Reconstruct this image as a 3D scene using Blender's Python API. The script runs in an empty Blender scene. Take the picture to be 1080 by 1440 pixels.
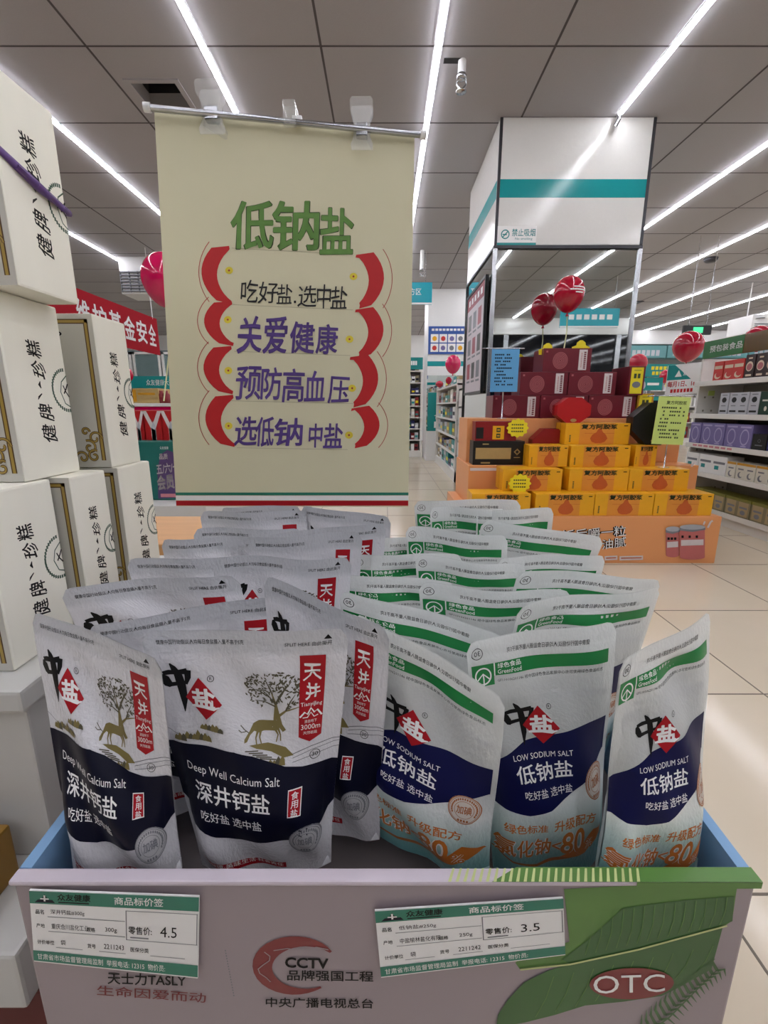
import bpy, bmesh, math, random
import numpy as np
from mathutils import Vector, Matrix

sc = bpy.context.scene
COL = sc.collection
random.seed(7)

# ------------------------------------------------------------------ camera, world, exposure
F_PX, PITCH, CAM_H = 640.0, math.radians(13.02), 0.90
CP, SP = math.cos(PITCH), math.sin(PITCH)
cam_data = bpy.data.cameras.new('camera')
cam_data.sensor_fit = 'VERTICAL'
cam_data.sensor_height = 36.0
cam_data.lens = 36.0 * F_PX / 1440.0
cam_data.clip_start = 0.02
cam_data.clip_end = 100
cam = bpy.data.objects.new('camera', cam_data)
COL.objects.link(cam)
cam.location = (0, 0, CAM_H)
cam.rotation_euler = (math.radians(90) - PITCH, 0, 0)
sc.camera = cam
world = bpy.data.worlds.new('world')
sc.world = world
world.use_nodes = True
world.node_tree.nodes['Background'].inputs[0].default_value = (0.02, 0.022, 0.026, 1)
world.node_tree.nodes['Background'].inputs[1].default_value = 1.0
sc.view_settings.view_transform = 'Standard'
sc.view_settings.look = 'None'
sc.view_settings.gamma = 1.0
sc.view_settings.use_curve_mapping = False
sc.view_settings.exposure = 0.85
STRIP_POWER = 20.0


def ray(px, py):
    a, u = (px - 540.0) / F_PX, (720.0 - py) / F_PX
    return Vector((a, CP + u * SP, -SP + u * CP))


EYE = Vector((0, 0, CAM_H))


def P(px, py, Y):
    d = ray(px, py)
    return EYE + d * (Y / d.y)


def G(px, py, z):
    d = ray(px, py)
    return EYE + d * ((z - CAM_H) / d.z)


def XP(px, py, X):
    d = ray(px, py)
    return EYE + d * (X / d.x)


def on_plane(px, py, pl):
    d = ray(px, py)
    O, N = pl
    return EYE + d * ((O - EYE).dot(N) / d.dot(N))


# ------------------------------------------------------------------ materials
MATS = {}


def lin(c):
    return tuple((x / 255 / 12.92) if x / 255 <= 0.04045 else ((x / 255 + 0.055) / 1.055) ** 2.4 for x in c)


def mat(name, rgb, rough=0.5, metal=0.0, var=0.06, scale=40.0, bump=0.0, spec=0.5, stretch=None, emit=0.0, coat=0.0):
    """principled material whose colour wanders a little with a noise texture"""
    if name in MATS:
        return name
    m = bpy.data.materials.new(name)
    m.use_nodes = True
    nt = m.node_tree
    b = nt.nodes['Principled BSDF']
    c = lin(rgb)
    b.inputs['Roughness'].default_value = rough
    b.inputs['Metallic'].default_value = metal
    b.inputs['Specular IOR Level'].default_value = spec
    b.inputs['Coat Weight'].default_value = coat
    b.inputs['Coat Roughness'].default_value = 0.08
    tc = nt.nodes.new('ShaderNodeTexCoord')
    mp = nt.nodes.new('ShaderNodeMapping')
    if stretch:
        mp.inputs['Scale'].default_value = stretch
    nz = nt.nodes.new('ShaderNodeTexNoise')
    nz.inputs['Scale'].default_value = scale
    nz.inputs['Detail'].default_value = 3
    nt.links.new(tc.outputs['Object'], mp.inputs['Vector'])
    nt.links.new(mp.outputs[0], nz.inputs['Vector'])
    mx = nt.nodes.new('ShaderNodeMix')
    mx.data_type = 'RGBA'
    mx.inputs[6].default_value = (*[max(0, x * (1 - var)) for x in c], 1)
    mx.inputs[7].default_value = (*[min(1, x * (1 + var)) for x in c], 1)
    nt.links.new(nz.outputs['Fac'], mx.inputs[0])
    nt.links.new(mx.outputs[2], b.inputs['Base Color'])
    if bump:
        bp = nt.nodes.new('ShaderNodeBump')
        bp.inputs['Strength'].default_value = bump
        bp.inputs['Distance'].default_value = 0.002
        nt.links.new(nz.outputs['Fac'], bp.inputs['Height'])
        nt.links.new(bp.outputs[0], b.inputs['Normal'])
    if emit:
        b.inputs['Emission Color'].default_value = (*c, 1)
        b.inputs['Emission Strength'].default_value = emit
    MATS[name] = m
    return name


def film_material(name, stops, alpha, rough=0.38):
    """printed translucent plastic: colour and opacity follow the height on the pouch (UV v)"""
    m = bpy.data.materials.new(name)
    m.use_nodes = True
    nt = m.node_tree
    b = nt.nodes['Principled BSDF']
    b.inputs['Roughness'].default_value = rough
    uv = nt.nodes.new('ShaderNodeUVMap')
    sx = nt.nodes.new('ShaderNodeSeparateXYZ')
    nt.links.new(uv.outputs[0], sx.inputs[0])

    def ramp(st):
        r = nt.nodes.new('ShaderNodeValToRGB')
        e = r.color_ramp.elements
        val = lambda c: (*(lin(c) if isinstance(c, tuple) else (c, c, c)), 1)
        e[0].position, e[0].color = st[0][0], val(st[0][1])
        e[1].position, e[1].color = st[-1][0], val(st[-1][1])
        for p, c in st[1:-1]:
            e.new(p).color = val(c)
        nt.links.new(sx.outputs['Y'], r.inputs[0])
        return r
    rc = ramp(stops)
    nt.links.new(rc.outputs[0], b.inputs['Base Color'])
    ra = ramp(alpha)
    nt.links.new(ra.outputs[0], b.inputs['Alpha'])
    nz = nt.nodes.new('ShaderNodeTexNoise')
    nz.inputs['Scale'].default_value = 45
    bp = nt.nodes.new('ShaderNodeBump')
    bp.inputs['Strength'].default_value = 0.22
    bp.inputs['Distance'].default_value = 0.005
    nt.links.new(nz.outputs['Fac'], bp.inputs['Height'])
    nt.links.new(bp.outputs[0], b.inputs['Normal'])
    MATS[name] = m
    return name


def clear_material(name, rgb=(240, 245, 245), alpha=0.35, rough=0.08):
    m = bpy.data.materials.new(name)
    m.use_nodes = True
    b = m.node_tree.nodes['Principled BSDF']
    b.inputs['Base Color'].default_value = (*lin(rgb), 1)
    b.inputs['Roughness'].default_value = rough
    b.inputs['Alpha'].default_value = alpha
    MATS[name] = m
    return name


# ------------------------------------------------------------------ flat shapes and lettering
TCACHE = {}


def glyphs(body, bold=0.0, res=3):
    """the outline of a line of text filled to a flat mesh, stretched to the unit square"""
    k = (body, bold, res)
    if k in TCACHE:
        return TCACHE[k]
    c = bpy.data.curves.new('line', 'FONT')
    c.body = body
    c.size = 1
    c.resolution_u = res
    o = bpy.data.objects.new('line', c)
    COL.objects.link(o)
    dg = bpy.context.evaluated_depsgraph_get()
    me = bpy.data.meshes.new_from_object(o.evaluated_get(dg))
    v = np.array([x.co[:2] for x in me.vertices], float)
    f = [tuple(p.vertices) for p in me.polygons]
    bpy.data.objects.remove(o)
    bpy.data.curves.remove(c)
    bpy.data.meshes.remove(me)
    if bold:          # thicken the strokes: a band along every outline edge
        cnt = {}
        for q in f:
            for i in range(len(q)):
                e = (q[i], q[(i + 1) % len(q)])
                cnt.setdefault((min(e), max(e)), []).append(e)
        ev, ef = [], []
        for e in cnt.values():
            if len(e) == 1:
                p, q = v[e[0][0]], v[e[0][1]]
                t = q - p
                L = np.hypot(*t)
                if L < 1e-7:
                    continue
                t = t / L
                n = np.array([-t[1], t[0]])
                s_ = len(v) + len(ev)
                x = t * bold * .5
                ev += [p - x - n * bold, q + x - n * bold, q + x + n * bold, p - x + n * bold]
                ef.append((s_, s_ + 1, s_ + 2, s_ + 3))
        if ev:
            v = np.concatenate([v, np.array(ev)])
            f = f + ef
    lo, hi = v.min(0), v.max(0)
    size = np.maximum(hi - lo, 1e-6)
    v = (v - lo) / size
    TCACHE[k] = (v, f, size[0] / size[1])
    return TCACHE[k]


def wobble(v, amp, seed, aspect=1.0):
    if not amp:
        return v
    r = np.random.RandomState(seed)
    w = v.copy()
    for _ in range(3):
        a, b2, p, q = r.uniform(2, 7, 4)
        w[:, 0] += amp / aspect * np.sin(a * v[:, 0] * aspect + b2 * v[:, 1] + p)
        w[:, 1] += amp * np.sin(b2 * v[:, 0] * aspect - a * v[:, 1] + q)
    return w


def ring_faces(n, off=0):
    return [(off + k, off + (k + 1) % n, off + n + (k + 1) % n, off + n + k) for k in range(n)]


class Art:
    """a stack of flat printed shapes in the unit square (x right, y up)"""

    def __init__(s, aspect=1.0):
        s.items = []
        s.aspect = aspect

    def poly(s, pts, m, layer=None):
        s.items.append((np.array(pts, float), [tuple(range(len(pts)))], m, layer if layer is not None else len(s.items) + 1))
        return s

    def rect(s, x0, y0, x1, y1, m, layer=None):
        return s.poly([(x0, y0), (x1, y0), (x1, y1), (x0, y1)], m, layer)

    def oval(s, cx, cy, rx, ry, m, n=28, layer=None):
        return s.poly([(cx + rx * math.cos(2 * math.pi * k / n), cy + ry * math.sin(2 * math.pi * k / n)) for k in range(n)], m, layer)

    def ring(s, cx, cy, rx, ry, w, m, n=32, layer=None):
        pts = [(cx + (rx - d * w) * math.cos(2 * math.pi * k / n), cy + (ry - d * w * ry / rx) * math.sin(2 * math.pi * k / n)) for d in (0, 1) for k in range(n)]
        s.items.append((np.array(pts), [f[::-1] for f in ring_faces(n)], m, layer if layer is not None else len(s.items) + 1))
        return s

    def stroke(s, pts, w, m, layer=None):
        """a brush stroke; w is one width or one per point, measured in y units"""
        p = np.array(pts, float)
        p[:, 0] *= s.aspect
        n = len(p)
        ws = np.full(n, w, float) if np.isscalar(w) else np.array(w, float)
        t = np.gradient(p, axis=0)
        t /= np.maximum(np.linalg.norm(t, axis=1, keepdims=True), 1e-9)
        nn = np.stack([-t[:, 1], t[:, 0]], 1)
        L, R = p + nn * ws[:, None] / 2, p - nn * ws[:, None] / 2
        v = np.concatenate([L, R])
        v[:, 0] /= s.aspect
        s.items.append((v, [(k, n + k, n + k + 1, k + 1) for k in range(n - 1)], m, layer if layer is not None else len(s.items) + 1))
        return s

    def text(s, body, x0, y0, x1, y1, m, bold=0.0, rot=0, mirror=False, warp=0.0, res=2, skew=0.0, layer=None, lift=0.0):
        """fits the text into the box; rot=90 runs bottom to top; lift raises the right end"""
        v, f, a = glyphs(body, bold, res)
        v = wobble(v, warp, len(body) * 7 + int(1000 * x0), a)
        if skew:
            v = np.stack([v[:, 0] + skew * (v[:, 1] - 0.5), v[:, 1]], 1)
        if mirror:
            v = np.stack([1 - v[:, 0], v[:, 1]], 1)
            f = [q[::-1] for q in f]
        if rot == 90:
            v = np.stack([1 - v[:, 1], v[:, 0]], 1)
        if rot == -90:
            v = np.stack([v[:, 1], 1 - v[:, 0]], 1)
        w = np.stack([x0 + v[:, 0] * (x1 - x0), y0 + v[:, 1] * (y1 - y0) + lift * v[:, 0]], 1)
        s.items.append((w, f, m, layer if layer is not None else len(s.items) + 1))
        return s

    def relayer(s):
        """the fewest layers that keep the printing order"""
        done, out = [], []
        for v, f, m, l in s.items:
            lo, hi = v.min(0), v.max(0)
            k = 1
            for (a, c, m2, l2) in done:
                if a[0] < hi[0] and c[0] > lo[0] and a[1] < hi[1] and c[1] > lo[1]:
                    k = max(k, l2 + (m2 != m))
            done.append((lo, hi, m, k))
            out.append((v, f, m, k))
        s.items = out
        return s

    def cut(s, nu, nv):
        """the same art with its faces cut along a grid so that it can follow a curved sheet"""
        out = Art(s.aspect)
        for v, f, m, l in s.items:
            bm = bmesh.new()
            vs = [bm.verts.new((x, y, 0)) for x, y in v]
            for q in f:
                try:
                    bm.faces.new([vs[i] for i in q])
                except ValueError:
                    pass
            bmesh.ops.triangulate(bm, faces=[q for q in bm.faces if len(q.verts) > 4])
            lo, hi = v.min(0), v.max(0)
            for ax, n in ((0, nu), (1, nv)):
                for k in range(1, n):
                    c = k / n
                    if lo[ax] < c < hi[ax]:
                        co, no = [0, 0, 0], [0, 0, 0]
                        co[ax], no[ax] = c, 1
                        bmesh.ops.bisect_plane(bm, geom=bm.verts[:] + bm.edges[:] + bm.faces[:], plane_co=co, plane_no=no, dist=1e-6)
            bm.verts.index_update()
            nvx = np.array([x.co[:2] for x in bm.verts])
            nf = [tuple(x.index for x in q.verts) for q in bm.faces]
            bm.free()
            out.items.append((nvx, nf, m, l))
        return out


# ------------------------------------------------------------------ mesh builder
ORG = {}


class MB:
    def __init__(s):
        s.v, s.f, s.m, s.sm, s.uv, s.mats = [], [], [], [], [], []

    def add(s, verts, faces, m, smooth=False, uv=None):
        b = len(s.v)
        if m not in s.mats:
            s.mats.append(m)
        i = s.mats.index(m)
        s.v.extend([tuple(map(float, x)) for x in verts])
        s.uv.extend([tuple(x) for x in uv] if uv is not None else [(0.0, 0.0)] * len(verts))
        for q in faces:
            s.f.append(tuple(b + k for k in q))
            s.m.append(i)
            s.sm.append(smooth)
        return s

    def quad(s, a, b, c, d, m):
        return s.add([a, b, c, d], [(0, 1, 2, 3)], m)

    def box(s, x0, x1, y0, y1, z0, z1, m, bev=0.0, mtx=None):
        if bev:
            bm = bmesh.new()
            bmesh.ops.create_cube(bm, size=1)
            for v in bm.verts:
                v.co = Vector((x0 + (v.co.x + .5) * (x1 - x0), y0 + (v.co.y + .5) * (y1 - y0), z0 + (v.co.z + .5) * (z1 - z0)))
            bmesh.ops.bevel(bm, geom=bm.edges[:], offset=bev, segments=2, profile=0.6, affect='EDGES')
            bm.verts.index_update()
            vs = [v.co.copy() for v in bm.verts]
            fs = [tuple(v.index for v in f.verts) for f in bm.faces]
            bm.free()
        else:
            vs = [Vector((x, y, z)) for z in (z0, z1) for y in (y0, y1) for x in (x0, x1)]
            fs = [(0, 2, 3, 1), (4, 5, 7, 6), (0, 1, 5, 4), (2, 6, 7, 3), (0, 4, 6, 2), (1, 3, 7, 5)]
        if mtx is not None:
            vs = [mtx @ v for v in vs]
        return s.add(vs, fs, m)

    def tube(s, pts, r, m, n=10, closed=False):
        pts = [Vector(p) for p in pts]
        rs = [r] * len(pts) if np.isscalar(r) else list(r)
        vs, fs = [], []
        up = None
        for k, p in enumerate(pts):
            a = pts[k - 1] if k > 0 else (pts[-1] if closed else p)
            b = pts[k + 1] if k < len(pts) - 1 else (pts[0] if closed else p)
            t = (b - a).normalized()
            if up is None:
                up = Vector((0, 0, 1)) if abs(t.z) < .9 else Vector((1, 0, 0))
            x = t.cross(up).normalized()
            up = x.cross(t).normalized()
            for j in range(n):
                q = 2 * math.pi * j / n
                vs.append(p + (x * math.cos(q) + up * math.sin(q)) * rs[k])
        L = len(pts)
        for k in range(L if closed else L - 1):
            k2 = (k + 1) % L
            for j in range(n):
                fs.append((k * n + j, k2 * n + j, k2 * n + (j + 1) % n, k * n + (j + 1) % n)[::-1])
        if not closed:
            fs.append(tuple(range(n)))
            fs.append(tuple((L - 1) * n + j for j in range(n))[::-1])
        return s.add(vs, fs, m, True)

    def lathe(s, prof, c, m, n=24, mtx=None, smooth=True):
        """prof: (radius, height) pairs from the bottom up"""
        vs, fs = [], []
        for r, h in prof:
            for j in range(n):
                a = 2 * math.pi * j / n
                v = Vector((r * math.cos(a), r * math.sin(a), h))
                vs.append((mtx @ v if mtx is not None else v) + Vector(c))
        for k in range(len(prof) - 1):
            for j in range(n):
                fs.append((k * n + j, k * n + (j + 1) % n, (k + 1) * n + (j + 1) % n, (k + 1) * n + j))
        fs.append(tuple(range(n))[::-1])
        fs.append(tuple((len(prof) - 1) * n + j for j in range(n)))
        return s.add(vs, fs, m, smooth)

    def prism(s, pts, depth, m):
        """a flat outline in space given thickness: depth is a vector"""
        n = len(pts)
        d = Vector(depth)
        vs = [Vector(p) for p in pts] + [Vector(p) + d for p in pts]
        fs = [tuple(range(n))[::-1], tuple(range(n, 2 * n))] + [(k, (k + 1) % n, n + (k + 1) % n, n + k) for k in range(n)]
        return s.add(vs, fs, m)

    def art(s, art, O, U, V, eps=0.0004):
        O, U, V = Vector(O), Vector(U), Vector(V)
        N = U.cross(V).normalized()
        art.relayer()
        for v, f, m, l in art.items:
            s.add([O + U * x + V * y + N * (eps * l) for x, y in v], f, m)
        return s

    # printing on a plane at the places measured on it
    def ppoly(s, pts, pl, m, off=0.0003):
        N = pl[1]
        return s.add([on_plane(x, y, pl) + N * off for x, y in pts], [tuple(range(len(pts)))], m)

    def ptext(s, body, xl, yl, xr, yr, h, pl, m, off=0.0006, bold=0.0, warp=0.0, res=3, skew=0.0):
        v, f, a = glyphs(body, bold, res)
        v = wobble(v, warp, int(xl * 3 + yl), a)
        A, B = on_plane(xl, yl - h / 2, pl), on_plane(xr, yr - h / 2, pl)
        C, D = on_plane(xr, yr + h / 2, pl), on_plane(xl, yl + h / 2, pl)
        N = pl[1] * off
        out = []
        for x, y in v:
            x += skew * (y - .5)
            out.append(D * ((1 - x) * (1 - y)) + C * (x * (1 - y)) + A * ((1 - x) * y) + B * (x * y) + N)
        return s.add(out, f, m)

    def pstroke(s, pts, w, pl, m, off=0.0004):
        p = [on_plane(x, y, pl) for x, y in pts]
        ws = [w] * len(p) if np.isscalar(w) else w
        N = pl[1]
        vs = []
        for k in range(len(p)):
            t = (p[min(k + 1, len(p) - 1)] - p[max(k - 1, 0)]).normalized()
            n = N.cross(t)
            vs += [p[k] + n * (ws[k] / 2) + N * off, p[k] - n * (ws[k] / 2) + N * off]
        return s.add(vs, [(2 * k, 2 * k + 1, 2 * k + 3, 2 * k + 2) for k in range(len(p) - 1)], m)

    def build(s, name, parent=None, loc=None):
        v = np.array(s.v, float)
        if parent is not None:
            org = ORG[parent.name]
        elif loc is not None:
            org = Vector(loc)
        else:
            lo, hi = v.min(0), v.max(0)
            org = Vector(((lo[0] + hi[0]) / 2, (lo[1] + hi[1]) / 2, lo[2]))
        me = bpy.data.meshes.new(name)
        me.from_pydata((v - np.array(org)).tolist(), [], s.f)
        for m in s.mats:
            me.materials.append(MATS[m])
        me.polygons.foreach_set('material_index', s.m)
        me.polygons.foreach_set('use_smooth', s.sm)
        if any(u != (0.0, 0.0) for u in s.uv):
            l = me.uv_layers.new(name='UVMap')
            idx = np.zeros(len(me.loops), dtype=np.int32)
            me.loops.foreach_get('vertex_index', idx)
            l.data.foreach_set('uv', np.array(s.uv, dtype=np.float32)[idx].ravel())
        me.update()
        o = bpy.data.objects.new(name, me)
        COL.objects.link(o)
        if parent is not None:
            o.parent = parent
        else:
            o.location = org
        ORG[o.name] = org
        return o


def tag(o, label, cat, group=None, kind=None):
    o['label'] = label
    o['category'] = cat
    if group:
        o['group'] = group
    if kind:
        o['kind'] = kind
    return o


def thing(name, loc, label, cat, group=None):
    o = bpy.data.objects.new(name, None)
    o.empty_display_size = 0.05
    COL.objects.link(o)
    o.location = loc
    ORG[o.name] = Vector(loc)
    return tag(o, label, cat, group)


def struct(mb, name, parent=None):
    o = mb.build(name, parent)
    if parent is None:
        o['kind'] = 'structure'
    return o


ORD = ['first', 'second', 'third', 'fourth', 'fifth', 'sixth', 'seventh', 'eighth', 'ninth', 'tenth', 'eleventh', 'twelfth']


def face(x0, x1, y0, y1, z0, z1, side):
    """lower left corner and the two edges of one side of a box as seen from outside"""
    return {'-y': ((x0, y0, z0), (x1 - x0, 0, 0), (0, 0, z1 - z0)),
            '+x': ((x1, y0, z0), (0, y1 - y0, 0), (0, 0, z1 - z0)),
            '-x': ((x0, y1, z0), (0, y0 - y1, 0), (0, 0, z1 - z0)),
            '+z': ((x0, y0, z1), (x1 - x0, 0, 0), (0, y1 - y0, 0))}[side]


# plain colours
mat('white_paint', (232, 232, 230), 0.35, var=0.02)
mat('white_gloss', (226, 225, 220), 0.05, var=0.02, scale=60, bump=0.4, spec=0.4)
mat('white_print', (240, 240, 238), 0.45, var=0.01)
mat('black_print', (12, 12, 13), 0.5, spec=0.25)
mat('grey_print', (120, 122, 128), 0.5)
mat('pale_grey_print', (165, 168, 178), 0.5)
mat('navy_print', (3, 5, 30), 0.45, spec=0.25)
mat('blue_print', (10, 14, 66), 0.45, spec=0.25)
mat('red_print', (166, 14, 28), 0.45, spec=0.3)
mat('green_print', (16, 128, 62), 0.4)
mat('teal_print', (20, 140, 140), 0.4)
mat('olive_print', (122, 110, 62), 0.5)
mat('dark_olive_print', (82, 78, 58), 0.5)
mat('orange_print', (206, 118, 42), 0.4)
mat('steel', (185, 187, 190), 0.25, metal=1.0, var=0.03)
mat('dark_steel', (70, 70, 74), 0.4, metal=0.6)
mat('black_plastic', (16, 16, 18), 0.35)
clear_material('clear_plastic', (250, 252, 252), .17, .05)
# ------------------------------------------------------------------ the shop: floor, ceiling, walls, lights
CEIL = 2.72
XL, XR, YB, YF = -8.0, 10.2, -3.4, 12.6
mat('floor_tile', (214, 201, 178), 0.13, var=0.05, scale=3.0, spec=0.5)
mat('floor_joint', (112, 102, 90), 0.6)
mat('ceiling_board', (164, 162, 164), 0.75, var=0.05, scale=160, bump=0.12)
mat('ceiling_joint', (78, 74, 74), 0.7)
mat('wall_paint', (222, 222, 220), 0.6, var=0.02, scale=2)
mat('night_glass', (6, 9, 18), 0.06, spec=0.6)
mat('led_white', (246, 246, 255), 0.5, var=0.0, emit=STRIP_POWER)
mat('led_cap', (210, 210, 212), 0.4)

b = MB()
b.box(XL, XR, YB, YF, -0.1, 0.0, 'floor_tile')
k = -8
while True:
    x = 0.6255 + 0.595 * k
    k += 1
    if x < XL:
        continue
    if x > XR:
        break
    b.box(x - .0025, x + .0025, YB, YF, -0.001, 0.0006, 'floor_joint')
k = -8
while True:
    y = 0.677 + 0.6165 * k
    k += 1
    if y < YB:
        continue
    if y > YF:
        break
    b.box(XL, XR, y - .0025, y + .0025, -0.001, 0.0008, 'floor_joint')
struct(b, 'floor')

PITCH_X = 1.215
STRIPS = [0.28 + PITCH_X * k for k in range(-3, 8)]
HOLE = (-1.46, -1.205, 3.11, 3.345)
b = MB()
hx0, hx1, hy0, hy1 = HOLE
b.box(XL, hx0, YB, YF, CEIL, CEIL + .08, 'ceiling_board')
b.box(hx1, XR, YB, YF, CEIL, CEIL + .08, 'ceiling_board')
b.box(hx0, hx1, YB, hy0, CEIL, CEIL + .08, 'ceiling_board')
b.box(hx0, hx1, hy1, YF, CEIL, CEIL + .08, 'ceiling_board')
for s_ in STRIPS:
    x = s_ + PITCH_X / 2
    if x < hx0 or x > hx1:
        b.box(x - .006, x + .006, YB, YF, CEIL - .0015, CEIL + .001, 'ceiling_joint')
y = 2.84 - .655 * 9
while y < YF:
    if y > YB:
        b.box(XL, XR, y - .005, y + .005, CEIL - .0015, CEIL + .001, 'ceiling_joint')
    y += .655
struct(b, 'ceiling')
b = MB()
b.box(hx0, hx1, hy0, hy1, CEIL + .3, CEIL + .31, 'black_plastic')
for (q0, q1, q2, q3) in ((hx0 - .01, hx0, hy0, hy1), (hx1, hx1 + .01, hy0, hy1), (hx0, hx1, hy0 - .01, hy0), (hx0, hx1, hy1, hy1 + .01)):
    b.box(q0, q1, q2, q3, CEIL + .081, CEIL + .3, 'dark_steel')
t = thing('ceiling_hatch', (-1.33, 3.22, CEIL), 'open black hatch in the grey ceiling above the cream poster', 'ceiling opening')
b.build('shaft', t)
b = MB()
for (q0, q1, q2, q3) in ((hx0 - .03, hx0, hy0 - .03, hy1 + .03), (hx1, hx1 + .03, hy0 - .03, hy1 + .03), (hx0, hx1, hy0 - .03, hy0), (hx0, hx1, hy1, hy1 + .03)):
    b.box(q0, q1, q2, q3, CEIL - .006, CEIL, 'ceiling_board')
b.build('frame', t)

for n_, (nm, x0, x1, y0, y1) in enumerate((('wall_left', XL - .1, XL, YB, YF), ('wall_right', XR, XR + .1, YB, YF), ('wall_far', XL, XR, YF, YF + .1))):
    b = MB()
    b.box(x0, x1, y0, y1, 0, CEIL, 'wall_paint')
    struct(b, nm)
b = MB()
b.box(XL, XR, YB - .1, YB, 2.4, CEIL, 'wall_paint')
b.box(XL, XR, YB - .1, YB, 0, 0.12, 'wall_paint')
for x in (XL + .05, -4.6, -2.2, 0.2, 2.6, 5.0, 7.5, XR - .05):
    b.box(x - .05, x + .05, YB - .1, YB, .12, 2.4, 'steel')
struct(b, 'wall_back')
for k, (x0, x1) in enumerate(((XL + .1, -4.65), (-4.55, -2.25), (-2.15, .15), (.25, 2.55), (2.65, 4.95), (5.05, 7.45), (7.55, XR - .1))):
    b = MB()
    b.box(x0, x1, YB - .07, YB - .05, .12, 2.4, 'night_glass')
    o = struct(b, 'window_%d' % (k + 1))

# the light strips let into the ceiling
places = {-6: 'nearest the left wall', -5: 'second from the left wall', -4: 'third from the left wall', 7: 'nearest the right wall', -3: 'just right of the red banner', -2: 'running above the stack of white boxes', -1: 'passing behind the clear clip of the poster',
          0: 'running from the top middle down to the sprinkler', 1: 'ending at the white and teal pillar', 2: 'just right of the mirrored pillar',
          3: 'second beyond the mirrored pillar', 4: 'third beyond the mirrored pillar', 5: 'fourth beyond the mirrored pillar', 6: 'second from the right wall'}
for k, x in zip(range(-3, 8), STRIPS):
    segs = [(YB + .1, 3.37), (4.5, YF - .4)] if k == 1 else [(YB + .1, YF - .5)]
    t = thing('light_strip', (x, 3, CEIL - .02), 'white LED light strip along the ceiling, ' + places[k], 'ceiling light', 'LED strips in the ceiling')
    for a, c in segs:
        b = MB()
        b.box(x - .013, x + .013, a, c, CEIL - .018, CEIL - .004, 'led_white')
        b.build('diffuser', t)
        b = MB()
        b.box(x - .020, x - .0135, a, c, CEIL - .011, CEIL - .003, 'led_cap')
        b.box(x + .0135, x + .020, a, c, CEIL - .011, CEIL - .003, 'led_cap')
        b.build('profile', t)
b = MB()
c = G(858, 168, CEIL)
b.tube([(1.495, 3.40, CEIL - .01), (1.485, 3.36, CEIL - .05), (1.475, 3.38, CEIL - .075)], .012, 'steel')
tag(b.build('cable_end'), 'loose metal cable end where a light strip meets the white pillar', 'cable')


# ------------------------------------------------------------------ sprinklers, smoke detectors
def sprinkler(px, py, Y, label, stem_h=.16, slot=True):
    p = P(px, py, Y)
    t = thing('sprinkler', (p.x, p.y, CEIL - stem_h - .1), label, 'sprinkler', 'ceiling sprinklers')
    b = MB()
    b.tube([(p.x, p.y, CEIL), (p.x, p.y, CEIL - stem_h)], .022, 'white_paint', 12)
    b.build('pipe', t)
    b = MB()
    z = CEIL - stem_h
    b.lathe([(.012, -.02), (.026, -.015), (.028, 0), (.02, .01)], (p.x, p.y, z - .01), 'steel', 16)
    b.tube([(p.x - .022, p.y, z - .02), (p.x - .026, p.y, z - .05), (p.x, p.y, z - .075)], .004, 'steel', 6)
    b.tube([(p.x + .022, p.y, z - .02), (p.x + .026, p.y, z - .05), (p.x, p.y, z - .075)], .004, 'steel', 6)
    b.lathe([(.028, -.004), (.03, 0), (.01, .006)], (p.x, p.y, z - .082), 'steel', 16)
    b.build('head', t)
    if slot:
        b = MB()
        b.box(p.x - .10, p.x + .005, p.y - .02, p.y + .02, CEIL - .003, CEIL - .0016, 'black_plastic')
        b.build('ceiling_slot', t)
    return t


sprinkler(650, 85, 2.94, 'white pipe sprinkler head hanging beside a black slot, near the top middle', .06)
sprinkler(594, 345, 6.0, 'far sprinkler head hanging above the teal hanging sign', .2, False)
p = G(1000, 363, CEIL)
b = MB()
b.lathe([(.05, -.05), (.075, -.03), (.08, 0)], (p.x, p.y, CEIL), 'dark_steel', 24)
tag(b.build('smoke_detector'), 'round dark smoke detector on the ceiling between two light strips', 'smoke detector')
p = G(893, 425, CEIL)
b = MB()
b.box(p.x - .35, p.x + .1, p.y - .12, p.y + .12, CEIL - .012, CEIL - .002, 'dark_steel', .003)
tag(b.build('ceiling_vent'), 'flat dark vent on the ceiling just right of the pillar mirror', 'ceiling vent')

# air grille far left
p0, p1 = P(166, 380, 6.2), P(211, 413, 6.2)
t = thing('air_conditioner', ((p0.x + p1.x) / 2, 6.35, p1.z), 'white louvred air conditioner under the ceiling behind the red balloon', 'air conditioner')
b = MB()
b.box(p0.x, p1.x, 6.22, 6.6, p1.z, CEIL, 'white_paint', .01)
b.build('case', t)
b = MB()
for k in range(7):
    z = p1.z + .03 + k * (p0.z - p1.z - .05) / 6
    b.box(p0.x + .02, p1.x - .02, 6.19, 6.22, z - .005, z + .005, 'grey_print')
for k in range(4):
    x = p0.x + .02 + k * (p1.x - p0.x - .04) / 3
    b.box(x - .004, x + .004, 6.195, 6.22, p1.z + .02, p0.z - .01, 'grey_print')
b.build('grille', t)

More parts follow.
